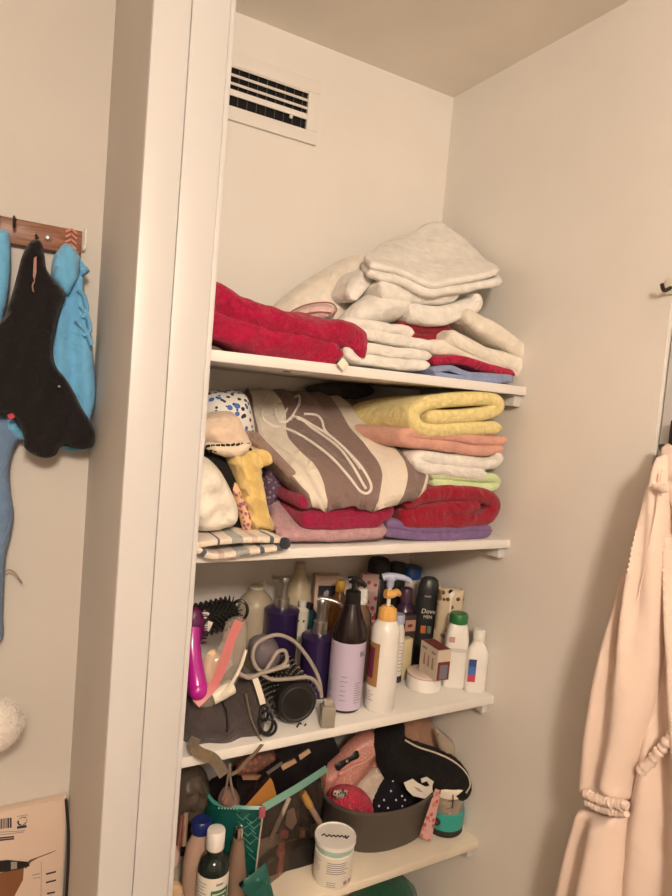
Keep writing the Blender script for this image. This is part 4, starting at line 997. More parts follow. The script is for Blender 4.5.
o = puff('brown_pouch', [(402, 715), (420, 712), (432, 722), (440, 738), (446, 752), (440, 764), (420, 758), (404, 750)], PY(1.20), .035, cloth('rust_brown_cloth', (.36, .20, .13), .3), edge=.03, wr=.004)
tag(o, 'rust brown cloth pouch against the back, above the black pouch', 'pouch')
o = puff('plastic_wrap', [(434, 728), (444, 733), (456, 744), (466, 756), (465, 766), (455, 764), (442, 756)], PY(1.145), .03, film('wrap_film', (.55, .46, .36), .35, .25), edge=.02, wr=.006, wf=(50, 50))
tag(o, 'crumpled clear plastic wrap behind the black pouch by the right wall', 'wrapper')

# teal appliance
x, y = 1.0035, 1.096; r = .0440
t = thing('mini_chopper', 'small teal appliance with a clear bowl at the right end of the lowest shelf', 'appliance', (x, y, Z4))
z_ = [zat(x, y - r * .8, q) for q in (829, 813, 797, 788)]
MB().lathe(x, y, [(r * .92, y0), (r * .98, y0 + .003), (r * .98, z_[0])], 44).build('foot', M['blackm'], t)
MB().lathe(x, y, [(r, z_[0] + .0004), (r * 1.0, z_[1] - .003), (r * .97, z_[1])], 44).build('motor_housing', plastic('teal_plastic', (.025, .30, .26), .35), t)
MB().lathe(x, y, [(r * .93, z_[1] + .0004), (r * .95, z_[2])], 44).build('clear_bowl', film('clear_bowl_plastic', (.55, .45, .36), .55, .08), t)
MB().lathe(x, y, [(r * .35, z_[1] + .001), (r * .55, z_[1] + .012), (r * .3, z_[2] - .002)], 20).build('blade_hub', plastic('cream_hub', (.5, .38, .26), .4), t)
MB().lathe(x, y, [(r * .99, z_[2] + .0004), (r * 1.0, z_[3] - .003), (r * .93, z_[3])], 44).build('lid', M['wp2'], t)
an = face_angle(x, y) - .35; d = Vector((math.cos(an), math.sin(an), 0)); c = Vector((x, y, (z_[0] + z_[1]) / 2)) + d * r
bt = MB().lathe(0, 0, [(.0085, -.001), (.0085, .0025), (.007, .0035)], 24, axis=d, org=c).build('button', M['blackm'], t)
MB().lathe(0, 0, [(.004, .003), (.004, .0042)], 16, axis=d, org=c).build('button_mark', plastic('dull_red', (.25, .02, .02), .4), bt)

# see-through cosmetic bag
t = thing('cosmetic_bag', 'see-through cosmetic bag with teal leaf print and a teal zip, left of the white jar', 'bag', onY(262, 890, 1.08))
M['teal'] = film('teal_print_film', (.007, .088, .074), .18, .22, (.3, .7, .6))
M['clear'] = film('clear_vinyl', (.16, .13, .11), .80, .08, (.85, .8, .75))
A, B_, C_, D_ = onY(203, 783, 1.16), onY(214, 802, 1.115), onY(263, 808, 1.062), onY(326, 769, 1.165)
Cb = Vector((C_.x - .006, C_.y + .004, Z4 + .003)); Ab = Vector((A.x + .004, A.y, Z4 + .003)); Bb = Vector((B_.x + .002, B_.y + .005, Z4 + .003)); Db = Vector((D_.x - .012, D_.y - .008, Z4 + .003))
md = lambda p_, q_, k, b=0: p_.lerp(q_, k) + Vector((-.3, -.8, 0)) * b
M01 = md(B_, C_, .5, .006); M01b = md(Bb, Cb, .5, .003)
tp_ = patch('printed_panel', [[A, B_, M01, C_], [md(A, Ab, .5), md(B_, Bb, .5, .010), md(M01, M01b, .5, .016), md(C_, Cb, .5, .004)], [Ab, Bb, M01b, Cb]], .0012, M['teal'], t, amp=.0025, world=True)
M02 = md(C_, D_, .5, .004); M02b = md(Cb, Db, .5, .004)
cp_ = patch('clear_panel', [[C_, M02, D_], [md(C_, Cb, .5, .004), md(M02, M02b, .5, .014), md(D_, Db, .5, .006)], [Cb, M02b, Db]], .001, M['clear'], t, amp=.003, world=True)
ribbon('zip_strip', [C_ + Vector((0, -.002, .002)), M02 + Vector((0, -.002, .002)), D_ + Vector((0, -.002, .002))], .0135, plastic('mint_zip', (.20, .42, .34), .4), t, thick=.003)
ribbon('rim_binding', [A, B_, M01 + Vector((0, -.001, 0)), C_], .006, plastic('teal_binding', (.05, .26, .21), .35), t, thick=.003)
mb = MB(); mb.tube([C_ + Vector((0, -.004, .004)), md(C_, Cb, .25, .006), md(C_, Cb, .55, .008), Cb + Vector((0, -.003, .002))], .0018, 8); mb.build('corner_seam', plastic('seam_vinyl', (.40, .36, .30), .25), t)
MB().box(C_ + Vector((-.004, -.006, -.004)), (.013, .005, .022), .2, .002).build('zip_pull', plastic('rose_plastic', (.40, .10, .14), .35), t)
ht = hitter(tp_); lf = MB()
for (sx_, sy_, ex, ey, nb) in ((258, 868, 240, 812, 6), (262, 850, 250, 818, 5)):
    for i in range(1, nb + 1):
        k = i / (nb + 1); bx, by = sx_ + (ex - sx_) * k, sy_ + (ey - sy_) * k
        for sgn in (-1, 1):
            q = [ht(bx + sgn * w_ * 3.2, by - w_ * 3.0, .0012) for w_ in (0, 1.2, 2.2)]
            if all(q): lf.tube(q, lambda s: .0011 - .0006 * s, 5, sub=3)
    q = [ht(sx_ + (ex - sx_) * k, sy_ + (ey - sy_) * k, .0012) for k in (0, .33, .66, 1)]
    if all(q): lf.tube(q, .0009, 5)
lf.build('leaf_print', plastic('pale_leaf_print', (.06, .24, .19), .4), t)
lp = [ht(a, 808 + (a - 214) * .03, .001) for a in range(219, 240, 3)]
mb = MB()
for q in lp:
    if q: mb.box(q, (.0035, .0006, .003))
mb.build('printed_letters', plastic('mint_print', (.32, .52, .46), .4), t)

o = puff('dark_filler', [(208, 790), (226, 776), (262, 772), (292, 766), (326, 758), (332, 800), (330, 840), (318, 852), (270, 862), (226, 866), (210, 840)], PY(1.245), .055, cloth('filler_black', (.012, .010, .010), .3), edge=.025)  # made-up black body, added to keep the inside of the bag dark
tag(o, 'added black filler darkening the back of the see-through cosmetic bag', 'pouch')
o = puff('low_dark_filler', [(258, 868), (270, 852), (290, 842), (310, 838), (324, 840), (323, 856), (306, 872), (286, 884), (266, 890)], PY(1.125), .035, plastic('smoky_black', (.014, .011, .010), .35), edge=.015, wr=.003)  # another added dark body, hides the bright shelf behind the clear side
tag(o, 'added black filler darkening the low inside of the see-through cosmetic bag', 'case')
# what sticks out of and shows through the bag
PG = 'make-up inside the see-through cosmetic bag'
def item(name, label, cat, out, Y, T, mat, group=None):
    o = card(name, out, Y, T, mat); tag(o, label, cat, group); return o
M['case'] = plastic('black_case', (.010, .009, .011), .25)
t = thing('makeup_palette', 'black palette with two cream strips sticking out at the back of the cosmetic bag', 'palette', onY(290, 790, 1.2))
card('case', [(236, 772), (262, 757), (296, 744), (334, 738), (340, 752), (318, 772), (296, 794), (262, 803), (238, 800)], 1.20, .02, M['case'], t)
card('cream_strip', [(281, 766), (295, 759), (297, 762.5), (283, 770.5)], 1.196, .003, plastic('cream_strip', (.55, .36, .22), .5), t)
card('cream_strip', [(299, 756), (309, 749), (311, 752.5), (300.5, 760)], 1.196, .003, plastic('cream_strip_light', (.60, .42, .27), .5), t)
t = thing('powder_compact', 'orange tan compact tilted in the mouth of the cosmetic bag', 'compact', onY(262, 805, 1.12))
card('compact_body', [(243, 806), (270, 777), (273, 782), (277, 797), (263, 807), (252, 812)], 1.12, .012, plastic('orange_tan', (.48, .21, .045), .5), t)
card('dark_rim', [(241, 805), (268, 775.5), (270.5, 777.5), (244, 807.5)], 1.118, .014, M['dkbrown'], t)
item('hair_clip', 'dull grey flat hair clip lying on the black palette', 'hair clip', [(264, 774), (282, 762), (283.5, 764), (266, 776.5)], 1.19, .003, plastic('dull_grey', (.16, .13, .12), .4))
item('makeup_pencil', 'brown pencil lying across the left of the cosmetic bag mouth', 'pencil', [(242, 776), (262, 776), (262, 780), (243, 780)], 1.14, .006, plastic('brown_pencil', (.30, .16, .10), .45))
o = puff('patterned_wallet', [(236, 775), (240, 760), (254, 752), (270, 748), (276, 756), (266, 766), (252, 774)], PY(1.175), .03, spots('rust_print', (.12, .06, .045), (.30, .07, .05), 90, .38, .7), edge=.015, wr=.004)
tag(o, 'small rust patterned purse at the back left of the cosmetic bag', 'purse')
t = thing('tweezers', 'silver tweezers standing at the left of the cosmetic bag mouth', 'tweezers', onY(230, 800, 1.09))
mb = MB(); mb.tube([onY(229, 763, 1.085), onY(228, 775, 1.085), onY(226, 788, 1.085), onY(222, 800, 1.085)], .0022, 8); mb.tube([onY(230, 763, 1.085), onY(230, 775, 1.083), onY(232, 788, 1.083), onY(235, 800, 1.083)], .0022, 8); mb.build('arms', M['silver'], t)
o = puff('makeup_sponge', [(218, 802), (222, 790), (231, 786), (238, 793), (240, 804), (230, 808)], PY(1.10), .03, plastic('brown_foam', (.20, .11, .08), .9), edge=.014); tag(o, 'brown sponge under the tweezers in the cosmetic bag', 'sponge')
t = thing('mascara_tube', 'coral pink tube low inside the clear side of the cosmetic bag', 'tube', onY(277, 876, 1.12))
MB().lathe(0, 0, [(.0085, 0), (.009, .002), (.009, .052), (.006, .054), (.006, .066), (.005, .067)], 20, axis=(.06, .02, 1), org=onY(278, 874, 1.115)).build('tube_body', plastic('coral_pink', (.48, .13, .12), .35), t)
t = thing('concealer_tube', 'tan make-up tube standing inside the clear side of the cosmetic bag', 'tube', onY(298, 868, 1.14))
MB().lathe(0, 0, [(.009, 0), (.0095, .003), (.0095, .050), (.0065, .053), (.0065, .085), (.006, .086)], 20, axis=(.05, 0, 1), org=onY(298, 868, 1.14)).build('tube_body', plastic('tan_makeup', (.34, .19, .13), .4), t)
t = thing('nail_polish', 'dark round bottle low inside the clear side of the cosmetic bag', 'bottle', onY(296, 872, 1.19))
MB().lathe(onY(292, 870, 1.19).x, 1.19, [(.03, Z4 + .004), (.034, Z4 + .010), (.034, Z4 + .060), (.012, Z4 + .072), (.011, Z4 + .11)], 28).build('bottle_body', M['dkbrown'], t)
o = item('hair_comb', 'pale fine comb standing inside the clear side of the cosmetic bag', 'comb', [(288, 797), (291, 799), (272, 842), (269, 840)], 1.085, .002, plastic('pale_comb', (.40, .34, .28), .4))
mb = MB()
for i in range(13):
    k = i / 13; a, b = 290.5 - 18.5 * k, 800 + 40 * k; mb.tube([onY(a, b, 1.086), onY(a + 5.5, b + 2, 1.086)], .0006, 4, sub=1)
c2 = mb.build('teeth', MATS['paper'], o) if 0 else None
t = thing('lip_gloss', 'mustard topped tube leaning at the right of the clear side of the cosmetic bag', 'tube', onY(305, 815, 1.13))
MB().lathe(0, 0, [(.0075, 0), (.008, .002), (.008, .038), (.007, .04)], 18, axis=(-.5, 0, .8), org=onY(310, 806, 1.12)).build('cap', plastic('mustard_plastic', (.40, .22, .05), .4), t)
MB().lathe(0, 0, [(.006, -.05), (.0065, -.048), (.0065, 0)], 18, axis=(-.5, 0, .8), org=onY(310, 806, 1.12)).build('tube_body', plastic('clear_gloss', (.30, .20, .15), .2), t)
o = item('makeup_card', 'pale ribbed packet inside the clear side of the cosmetic bag', 'packet', [(288, 812), (294, 808), (297, 822), (292, 830), (286, 826)], 1.13, .004, plastic('pale_grey_card', (.42, .36, .30), .5))
o = puff('rose_clip', [(280, 832), (286, 829), (289, 834), (286, 839), (280, 838)], PY(1.095), .01, plastic('rose', (.42, .08, .13), .4), edge=.005, wr=.001); tag(o, 'little rose pink clip inside the clear side of the cosmetic bag', 'hair clip')
# folded corner of a second teal wrapper at the front
o = puff('teal_wrapper', [(238, 884), (252, 874), (266, 862), (270, 880), (276, 905), (270, 925), (246, 925), (250, 900)], PY(1.030), .007, spots('teal_foil', (.014, .105, .085), (.06, .24, .19), 75, .22, .35), edge=.004, wr=.004, wf=(50, 50), smooth=False); tag(o, 'teal leaf printed wrapper at the front foot of the cosmetic bag', 'wrapper')

# bottles at the lower left
p = onY(216.5, 829, 1.046); x, y = p.x, p.y; r = 15.5 * mpp(p); zt = p.z
t = thing('medicine_bottle', 'dark green bottle with a ribbed white cap and a green and white label', 'bottle', (x, y, Z4))
zc = zat(x, y, 847); zs = zat(x, y, 860)
MB().lathe(x, y, [(r * .95, y0), (r, y0 + .004), (r, zs - .010), (r * .86, zs + .006), (r * .58, zs + .012), (r * .55, zc - .001)], 40).build('bottle_body', plastic('dark_green_glass', (.010, .018, .014), .12), t)
MB().lathe(x, y, [(r * .56, zc - .0005), (r * .59, zc + .001), (r * .59, zt - .003), (r * .54, zt), (r * .4, zt + .0005)], 40).build('screw_cap', M['wp'], t)
zl = zat(x, y, 868); mb = MB(); band(mb, x, y, y0 + .015, zl, r, -1.7, 1.7, seg=36); mb.build('wrap_label', M['paper'], t)
mb = MB(); band(mb, x, y, y0 + .017, zl - .022, r, -.05, 1.2, t=.0009); mb.build('green_panel', plastic('green_print', (.03, .15, .09), .5), t)
mb = MB(); toplines(mb, x, y, r, [zl - .030 - i * .007 for i in range(3)], .05, 1.1, .0022) if 0 else None
for i in range(4): band(mb, x, y, zl - .030 - i * .008, zl - .0275 - i * .008, r, .05, 1.0 - .12 * (i % 2), t=.0014)
mb.build('panel_print', M['paper'], t)
mb = MB()
for i in range(8): band(mb, x, y, zl - .012 - i * .006, zl - .0105 - i * .006, r, -1.2, -.35 - .1 * (i % 3), t=.0009, seg=6)
mb.build('small_print', M['greyink'], t)
mb = MB(); band(mb, x, y, zl - .014, zl - .010, r, .25, .72, t=.0009, seg=6); mb.build('heading_print', M['greyink'], t)
p = onY(202, 819, 1.098); x, y = p.x, p.y; r = .030
t = thing('mouthwash_bottle', 'pale pinkish bottle with a dark blue cap behind the dark green bottle', 'bottle', (x, y, Z4))
zt = p.z; zc = zat(x, y, 831)
MB().lathe(x, y, [(r * .9, y0), (r, y0 + .005), (r, zc - .055), (r * .86, zc - .025), (r * .55, zc - .004), (r * .5, zc)], 40, sx=1, sy=.8).build('bottle_body', plastic('pinkish_plastic', (.46, .31, .24), .3), t)
MB().lathe(x, y, [(r * .60, zc + .0004), (r * .63, zc + .002), (r * .60, zt - .003), (r * .52, zt)], 36).build('cap', plastic('deep_blue_cap', (.012, .025, .16), .35), t)
mb = MB(); band(mb, x, y, zc - .10, zc - .03, r * .9, .1, 1.5, t=.0015, rtop=r * .86); mb.build('navy_label', plastic('navy_label', (.015, .015, .05), .5), t)
mb = MB(); band(mb, x, y, zc - .052, zc - .040, r * .9, .0, .7, t=.0025); mb.build('red_mark', plastic('red_label', (.4, .04, .03), .5), t)
x, y = onY(235, 831, 1.058).x + .008, 1.070
t = thing('perfume_bottle', 'tan cone bottle with a shiny chrome cap in front of the teal print', 'bottle', (x, y - .012, Z4))
y -= .012
zt = zat(x, y, 826); zc = zat(x, y, 838)
MB().lathe(x, y, [(.023, y0), (.024, y0 + .004), (.020, y0 + .07), (.010, zc)], 32).build('bottle_body', plastic('taupe_glass', (.20, .135, .095), .2), t)
MB().lathe(x, y, [(.0075, zc + .0004), (.0085, zc + .002), (.0085, zt - .002), (.006, zt)], 28).build('cap', plastic('chrome', (.8, .78, .75), .08, 1), t)
o = puff('plastic_bag', [(176, 770), (184, 764), (196, 763), (206, 772), (208, 786), (203, 802), (195, 812), (183, 818), (170, 815), (164, 790)], PY(1.17), .09, film('smoky_film', (.10, .075, .055), .30, .35), edge=.03, wr=.016, wf=(55, 55)); tag(o, 'crumpled smoky plastic bag at the far left under the third shelf', 'bag')
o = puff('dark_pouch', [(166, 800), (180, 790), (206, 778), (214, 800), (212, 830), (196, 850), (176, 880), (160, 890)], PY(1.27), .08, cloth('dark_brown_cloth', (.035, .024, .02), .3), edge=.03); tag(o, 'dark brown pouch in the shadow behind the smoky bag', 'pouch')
for i, (a, b, c_, d_, mm) in enumerate(((182, 815, 178, 850, 'rust'), (186, 813, 184, 846, 'tan'), (179, 822, 175, 858, 'plum'))):
    cl = {'rust': (.18, .06, .04), 'tan': (.26, .17, .12), 'plum': (.10, .03, .04)}[mm]
    o = MB().tube([onY(a, b, 1.13), onY((a + c_) / 2, (b + d_) / 2, 1.12), onY(c_, d_, 1.11)], .0048, 12).build('makeup_brush', plastic(mm + '_handle', cl, .4)); tag(o, {'rust': 'rust coloured brush handle beside the blue capped bottle', 'tan': 'tan brush handle nearest the blue capped bottle', 'plum': 'plum brush handle leftmost by the jamb'}[mm], 'brush')
o = puff('pink_sponge', [(166, 848), (175, 844), (180, 852), (178, 864), (168, 868)], PY(1.06), .02, plastic('pink_foam', (.50, .36, .34), .8), edge=.01); tag(o, 'pale pink sponge at the left edge, low by the jamb', 'sponge')
o = puff('tan_packet', [(164, 888), (176, 880), (184, 890), (182, 910), (164, 915)], PY(1.045), .02, plastic('tan_packet', (.50, .36, .22), .5), edge=.01); tag(o, 'tan packet at the foot of the blue capped bottle', 'packet')

# fifth shelf
p = onY(385, 878, 1.17); x, y = p.x, 1.17
t = thing('green_bag', 'dark green rounded bag on the shelf below the yellowed one', 'bag', (x, y, Z5))
hg_ = p.z - Z5
MB().lathe(x, y, [(.085, Z5 + .001), (.10, Z5 + .02), (.10, Z5 + hg_ * .55), (.085, Z5 + hg_ * .8), (.055, Z5 + hg_ * .95), (.02, p.z)], 36, sx=1, sy=.75).build('bag_body', cloth('forest_green', (.012, .075, .04), .2), t)

# ------------------------------------------------------------------ hook rack on the left wall
M['rack'] = wood('reddish_wood', (.16, .060, .030), (.34, .15, .085), (14, 30, 160), .4)
t = thing('hook_rack', 'reddish wooden hook rail on the wall left of the closet', 'hook rack', (.05, LY - .01, 1.82))
ra, rb_ = onY(-60, 203, LY - .012), onY(82, 232, LY - .012); zb_ = onY(80, 256, LY - .012).z
MB().box(((ra.x + rb_.x) / 2, LY - .0105, (rb_.z + zb_) / 2), (rb_.x - ra.x, .019, rb_.z - zb_), bev=.002).build('rail', M['rack'], t)
for px_, py_ in ((-2, 216), (14, 219), (36, 237)):
    q = onY(px_, py_, LY - .022); mb = MB(); mb.tube([q + Vector((0, 0, .004)), q + Vector((0, -.005, .0)), q + Vector((0, -.010, -.014)), q + Vector((0, -.018, -.016)), q + Vector((0, -.022, -.006))], .0022, 8); mb.ball(q + Vector((0, -.022, -.005)), .0034, sub=2)
    mb.build('hook', plastic('dark_iron', (.04, .035, .03), .35, .6), t)
q = onY(48, 238, LY - .0205); MB().lathe(0, 0, [(.006, 0), (.006, .002), (.003, .004)], 18, axis=(0, -1, 0), org=q).build('screw', M['silver'], t)
q = onY(71, 239, LY - .0205)
mb = MB()
for i in range(4):
    for sg in (-1, 1): mb.box(q + Vector((sg * .0045, -.0015, .014 - i * .009)), (.012, .003, .0032), axes=Matrix.Rotation(sg * .6, 3, 'Y'))
mb.build('chevron_ornament', plastic('coral_ornament', (.62, .22, .16), .5), t)
mb = MB(); q = onY(85, 240, LY - .004); mb.tube([q + Vector((0, .003, .018)), q + Vector((0, -.004, .016)), q + Vector((0, -.004, -.012)), q + Vector((-.004, -.008, -.02))], .0022, 8)
o = mb.build('adhesive_hook', M['wp']); tag(o, 'small white stick-on hook just right of the wooden hook rail', 'hook')
M['sky'] = cloth('sky_blue_jersey', (.15, .44, .72), .12, 250, .04)
t = thing('blue_dress', 'sky blue ruffled garment hanging behind the black top', 'garment', onY(72, 455, 1.26))
def bd(u, v): return .007 * math.sin(u * 150 + v * 14)
puff('draped_body', [(52, 262), (58, 250), (66, 243), (76, 250), (83, 265), (84, 285), (86, 310), (91, 336), (94, 362), (96, 388), (95, 404), (91, 420), (90, 440), (91, 448), (72, 452), (50, 444), (28, 442), (10, 436), (4, 420), (30, 400), (44, 360), (50, 320), (50, 288)], PY(1.266), .036, M['sky'], t, edge=.012, disp=bd, wr=.004)
puff('gathered_yoke', [(52, 268), (56, 254), (65, 244), (74, 249), (80, 262), (79, 276), (73, 287), (67, 296), (58, 286), (52, 278)], PY(1.242), .022, M['sky'], t, edge=.012, wr=.004, disp=lambda u, v: .005 * math.sin(u * 230 + v * 40))
puff('shoulder_frill', [(79, 258), (84, 264), (90, 271), (84, 276), (79, 278)], PY(1.25), .022, M['sky'], t, edge=.008, wr=.003)
for pts in (((78, 290), (84, 296), (87, 310), (82, 318)), ((80, 306), (87, 316), (90, 330), (83, 336)), ((76, 320), (86, 332), (92, 345))):
    mb = MB(); mb.tube([onY(a, b, 1.24) for a, b in pts], .006, 10, flat=.6); mb.build('ruffle', M['sky'], t)
o = puff('blue_strap', [(-30, 240), (0, 230), (6, 229), (10, 238), (11, 262), (9, 290), (5, 312), (0, 330), (-30, 340)], PY(1.262), .03, M['sky'], edge=.014, wr=.004); tag(o, 'light blue garment strap at the left picture edge, beside the black top', 'garment')
t = thing('blue_trousers', 'dusty blue garment hanging low at the left picture edge', 'garment', onY(0, 640, 1.26))
puff('leg', [(-40, 418), (2, 416), (20, 424), (22, 434), (14, 450), (10, 470), (11, 492), (14, 514), (11, 536), (6, 556), (4, 590), (3, 615), (0, 642), (-40, 650)], PY(1.27), .04, cloth('dusty_denim', (.14, .23, .38), .3), t, edge=.018, wr=.006)
mb = MB(); mb.tube([onY(a, b, 1.27) for a, b in ((2, 574), (9, 570), (15, 573), (20, 580), (22, 583))], .0014, 8); mb.build('drawstring', plastic('tan_cord', (.34, .24, .17), .6), t)
M['blk'] = cloth('black_jersey', (.011, .009, .010), .15, 300, .05, 45, .1)
t = thing('sleeveless_shirt', 'black sleeveless top hanging on the wooden hook rail', 'garment', onY(45, 455, 1.22))
def bk(u, v): return .006 * math.sin(u * 85 - v * 20)
puff('draped_body', [(29, 243), (36, 239), (42, 243), (45, 258), (47, 270), (56, 282), (66, 295), (61, 310), (56, 330), (53, 350), (56, 366), (66, 379), (74, 392), (82, 408), (92, 424), (95, 434), (92, 447), (78, 449), (62, 446), (56, 455), (46, 458), (34, 455), (24, 447), (24, 438), (19, 425), (8, 414), (-2, 414), (-30, 400), (-30, 350), (0, 322), (10, 300), (17, 275), (22, 256)], PY(1.226), .028, M['blk'], t, edge=.010, disp=bk, wr=.005)
card('neck_lining', [(34, 258), (36.5, 256), (36.5, 272), (34.5, 281), (33, 276)], 1.209, .002, cloth('pink_lining', (.40, .22, .17), .2), t)
mb = MB(); mb.tube([onY(34.5, 281, 1.209), onY(32.5, 286, 1.208), onY(33.5, 292, 1.207)], .0013, 6); mb.build('neck_seam', plastic('tan_seam', (.25, .17, .12), .6), t)
MB().ball(onY(59, 386.5, 1.209), .0026, sub=2).build('metal_stud', M['silver'], t)
card('pink_tag', [(7, 415), (13, 413), (15, 417), (10, 420)], 1.212, .002, cloth('pink_label', (.50, .06, .10), .2), t)

# fluffy ball on the wall
t = thing('bath_puff', 'fluffy off white ball hanging low on the left wall', 'puff', onY(2, 748, 1.235))
c = onY(-4, 726, 1.200); r = .043; mb = MB().ball(c, r, (1, .9, 1), 4, .05, 5)
random.seed(8)
for i in range(1500):
    z = random.uniform(-1, 1); a = random.uniform(0, 2 * pi); s_ = math.sqrt(1 - z * z); d = Vector((s_ * math.cos(a), s_ * math.sin(a) * .9, z))
    if d.y > .5: continue
    p0 = c + d * r * .97; e = d.cross(Vector((random.random(), random.random(), random.random()))).normalized() * .0013; tip = c + d * (r + random.uniform(.002, .006)) + Vector((random.uniform(-.003, .003), 0, random.uniform(-.003, .003)))
    k = len(mb.v); mb.v += [p0 - e, p0 + e, tip]; mb.f.append((k, k + 1, k + 2))
mb.build('fluff', cloth('fluffy_white', (.74, .69, .64), .6, 300), t)
mb = MB(); mb.tube([c + Vector((0, .03, .03)), c + Vector((0, .06, .045)), Vector((c.x, LY - .001, c.z + .05))], .002, 8); mb.build('hanging_cord', M['wp2'], t)

# flat printed carton leaning in the corner
bx1 = onY(67, 798, 1.276).x; bz = onY(67, 799, 1.276).z
t = thing('product_carton', 'tall printed cardboard box standing in the left corner beside the partition', 'box', (bx1 - .2, 1.28, 0))
M['card'] = paint('white_cardboard', (.66, .52, .42), .7, .04, 30, .1)
MB().box((bx1 - .25, 1.287, bz / 2 + .0005), (.50, .022, bz - .001), bev=.001).build('carton', M['card'], t)
FYc = 1.2755
mb = MB(); random.seed(6); xx = -5
for i in range(9):
    w_ = random.choice((.8, 1.2, 1.8)); card_p = [(xx, 819 - xx * .12), (xx + w_, 819 - xx * .12), (xx + w_ + .1, 829 - xx * .12), (xx + .1, 829 - xx * .12)]
    P_ = [onY(a, b, FYc) for a, b in card_p]; k = len(mb.v); mb.add(P_ + [q + Vector((0, .0006, 0)) for q in P_], [(0, 1, 2, 3), (4, 7, 6, 5), (0, 4, 5, 1), (1, 5, 6, 2), (2, 6, 7, 3), (3, 7, 4, 0)]); xx += w_ + .7
mb.build('barcode', M['ink'], t)
def prn(name, polys, mat, Y=FYc):
    mb = MB()
    for pl_ in polys:
        P_ = [onY(a, b, Y) for a, b in pl_]; n = len(P_)
        mb.add(P_ + [q + Vector((0, .0006, 0)) for q in P_], [tuple(range(n)), tuple(range(2 * n - 1, n - 1, -1))] + [(i, (i + 1) % n, n + (i + 1) % n, n + i) for i in range(n)])
    return mb.build(name, mat, t, smooth=False)
mb = MB(); rc = onY(22.5, 821, FYc)
for i in range(3):
    a0 = pi / 2 + i * 2 * pi / 3; pts = [rc + Vector((.0075 * math.cos(a0 + k), -.0003, .0075 * math.sin(a0 + k))) for k in (-.85, -.4, 0, .4, .85)]
    mb.tube(pts, lambda s: .0017 - .0008 * s, 6, sub=2, flat=.4)
mb.build('recycling_symbol', M['ink'], t)
prn('recycling_text_bar', [[(17, 826.5), (26.5, 825), (26.6, 827.5), (17.1, 829)]], M['ink'])
prn('frame_line', [[(17, 816.3), (28, 814.5), (28, 815), (17, 816.8)], [(0, 832), (25, 828.5 + 2), (25, 831), (0, 832.5)], [(0, 834.6), (24, 831.8), (24, 832.4), (0, 835.2)]], M['greyink'])
prn('black_bars', [[(-20, 839.5), (14, 836), (14.2, 837.4), (-20, 841)], [(-20, 841.6), (14.2, 838), (14.3, 839.4), (-20, 843.4)]], M['ink'])
prn('printed_photo', [[(-20, 874), (0, 873), (12, 870), (24, 866), (23, 880), (16, 893), (8, 910), (-20, 915)]], plastic('printed_brown', (.22, .09, .04), .5))
prn('printed_streak', [[(24, 866), (30, 860), (44, 855), (57, 850), (50, 853.5), (38, 858), (31, 862), (26, 869)]], plastic('printed_dark_brown', (.13, .07, .045), .5), FYc - .0008)  # dark brown streak printed on the carton
prn('printed_tool', [[(-20, 863), (8, 860), (18, 861), (28, 862), (30, 866), (22, 868.5), (8, 871.5), (-20, 874)]], plastic('printed_black', (.012, .014, .012), .5), FYc - .0014)
prn('printed_tool_band', [[(11, 862), (17, 862), (17, 868.5), (11, 869.6)]], plastic('printed_grey', (.34, .30, .26), .5), FYc - .0020)
prn('caption_lines', [[(46, 873.5), (56, 871), (56, 872.5), (46, 875)], [(46, 882), (56, 879.5), (56, 881), (46, 883.5)], [(47, 893), (55, 891.5), (55, 893), (47, 894.5)]], M['ink'], FYc - .0008)
prn('fine_rule_lines', [[(41.3, 862), (41.7, 862), (41.2, 896), (40.8, 896)], [(32, 875), (40, 873.5), (40, 874), (32, 875.5)], [(33, 878.5), (40, 877), (40, 877.5), (33, 879)]], M['greyink'], FYc - .0008)
mb = MB(); mb.tube([onY(a, b, 1.24) for a, b in ((66, 799), (67, 812), (68.5, 832), (68.5, 850), (67.5, 875), (66, 900), (64, 940))], .0026, 8)  # black tube stands for the box's thin side edge and its shadow
o = mb.build('dark_edge_line', M['blackm']); tag(o, 'dark line standing for the right side edge and shadow of the cardboard box', 'cable')

# ------------------------------------------------------------------ robe on the right
q = onX(671, 437, 1.03)
t = thing('door_hook', 'black hook on the white door at the right edge, above the pink robe', 'hook', (1.045, q.y, q.z))
MB().box((1.043, q.y - .016, q.z + .004), (.022, .045, .05), bev=.003).build('hook_plate', M['blackm'], t)
mb = MB(); mb.tube([Vector((1.034, q.y, q.z - .016)), Vector((1.022, q.y + .002, q.z - .026)), Vector((1.016, q.y + .003, q.z - .022)), Vector((1.013, q.y + .003, q.z - .014))], .005, 10); mb.build('hook_prong', M['blackm'], t)
q2 = onX(671, 288, 1.045)
t = thing('wall_hook', 'small pale wall hook with a dark tip at the right picture edge, high up', 'hook', (1.045, q2.y, q2.z))
MB().box((1.047, q2.y, q2.z + .004), (.006, .022, .030), bev=.002).build('hook_plate', M['wp2'], t)
mb = MB(); mb.tube([Vector((1.044, q2.y, q2.z)), Vector((1.030, q2.y + .002, q2.z - .006)), Vector((1.022, q2.y + .002, q2.z + .004))], .0035, 8); mb.build('hook_prong', plastic('dark_bronze', (.05, .035, .025), .4, .5), t)
M['robe'] = cloth('blush_satin', (.80, .65, .56), .10, 300, .02, 10, .15, .12, 9)
pr = PX(1.0); hk = pr.uv(668, 440)
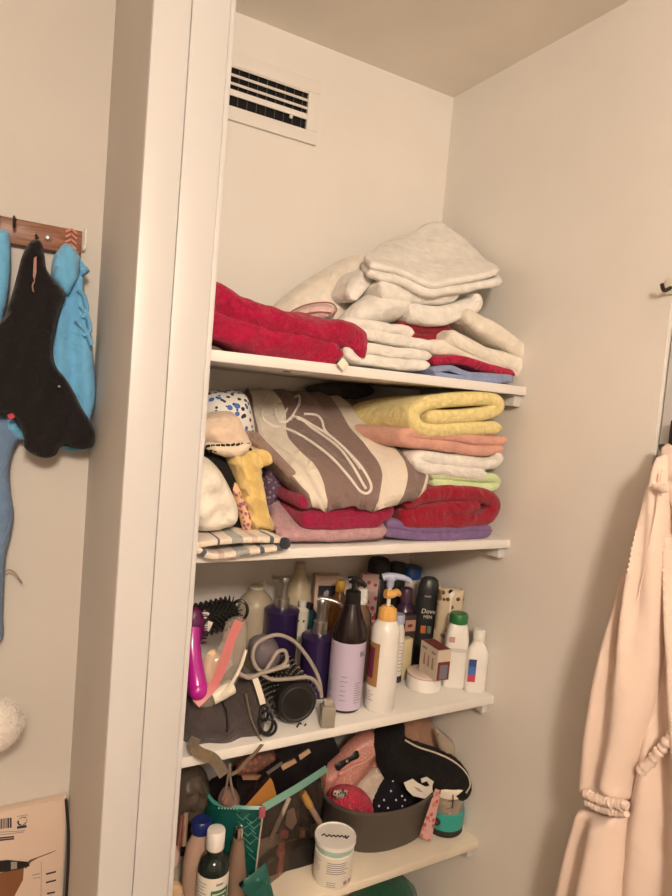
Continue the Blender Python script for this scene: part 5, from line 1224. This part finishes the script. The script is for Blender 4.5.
def rfold(k, amp, ph):
    def f(u, v):
        du, dv = u - hk.x, hk.y - v; an_ = math.atan2(du, max(dv, .03)); g = min(1, max(dv, 0) / .25)
        return amp * g * (math.sin(an_ * k + ph + .6 * math.sin(dv * 9)) + .35 * math.sin(an_ * k * 1.7 + 1.3 * ph + dv * 3))
    return f
t = thing('nightgown', 'long blush pink robe with gathered seams hanging at the right edge', 'robe', onX(660, 950, 1.0))
body = puff('robe_body', [(664, 452), (674, 446), (700, 455), (730, 520), (760, 640), (780, 760), (820, 960), (622, 960), (626, 880), (632, 810), (640, 768), (650, 700), (656, 620), (660, 540)], PX(1.012), .06, M['robe'], t, edge=.03, sp=.0055, disp=rfold(40, .012, .4), wr=.003)
slv = puff('sleeve', [(661, 458), (668, 456), (671, 480), (671, 520), (667, 590), (661, 660), (653, 715), (641, 757), (632, 785), (628, 800), (606, 797), (586, 792), (589, 750), (593, 715), (604, 655), (620, 600), (634, 552), (646, 508), (654, 480)], PX(.985), .075, M['robe'], t, edge=.03, sp=.005, disp=rfold(44, .011, 1.2), wr=.003)
cuff = puff('sleeve_flounce', [(585, 806), (606, 810), (627, 814), (626, 850), (622, 900), (618, 960), (536, 960), (550, 915), (560, 892), (570, 850), (578, 822)], PX(.985), .07, M['robe'], t, edge=.025, sp=.005, disp=rfold(56, .012, 2.2), wr=.003)
def gathered(name, pts, X, r_):
    mb = MB(); P_ = [onX(a, b, X) for a, b in pts]; P_ = resample(crom(P_, 8), .006)
    random.seed(5)
    P_ = [p_ + Vector((random.uniform(-.001, .001), 0, random.uniform(-.0012, .0012))) for p_ in P_]
    mb.tube(P_, lambda s: r_ * (1 + .16 * math.sin(s * 75)), 10, sub=2); return mb.build(name, M['robe'], t)
gathered('gathered_seam', [(585, 794), (598, 799), (613, 803), (628, 806)], .952, .008)
gathered('gathered_seam', [(586, 803), (598, 808), (613, 812), (627, 814)], .955, .006)
gathered('gathered_seam', [(640, 772), (652, 760), (664, 746), (680, 730), (700, 722)], .975, .008)
gathered('shoulder_frill', [(655, 486), (660, 489), (666, 488)], .95, .007)
mb = MB(); mb.tube([onX(a, b, .953) for a, b in ((662, 470), (658, 500), (650, 540), (643, 575), (634, 610))], .0016, 6); mb.build('shoulder_seam', M['robe'], t)
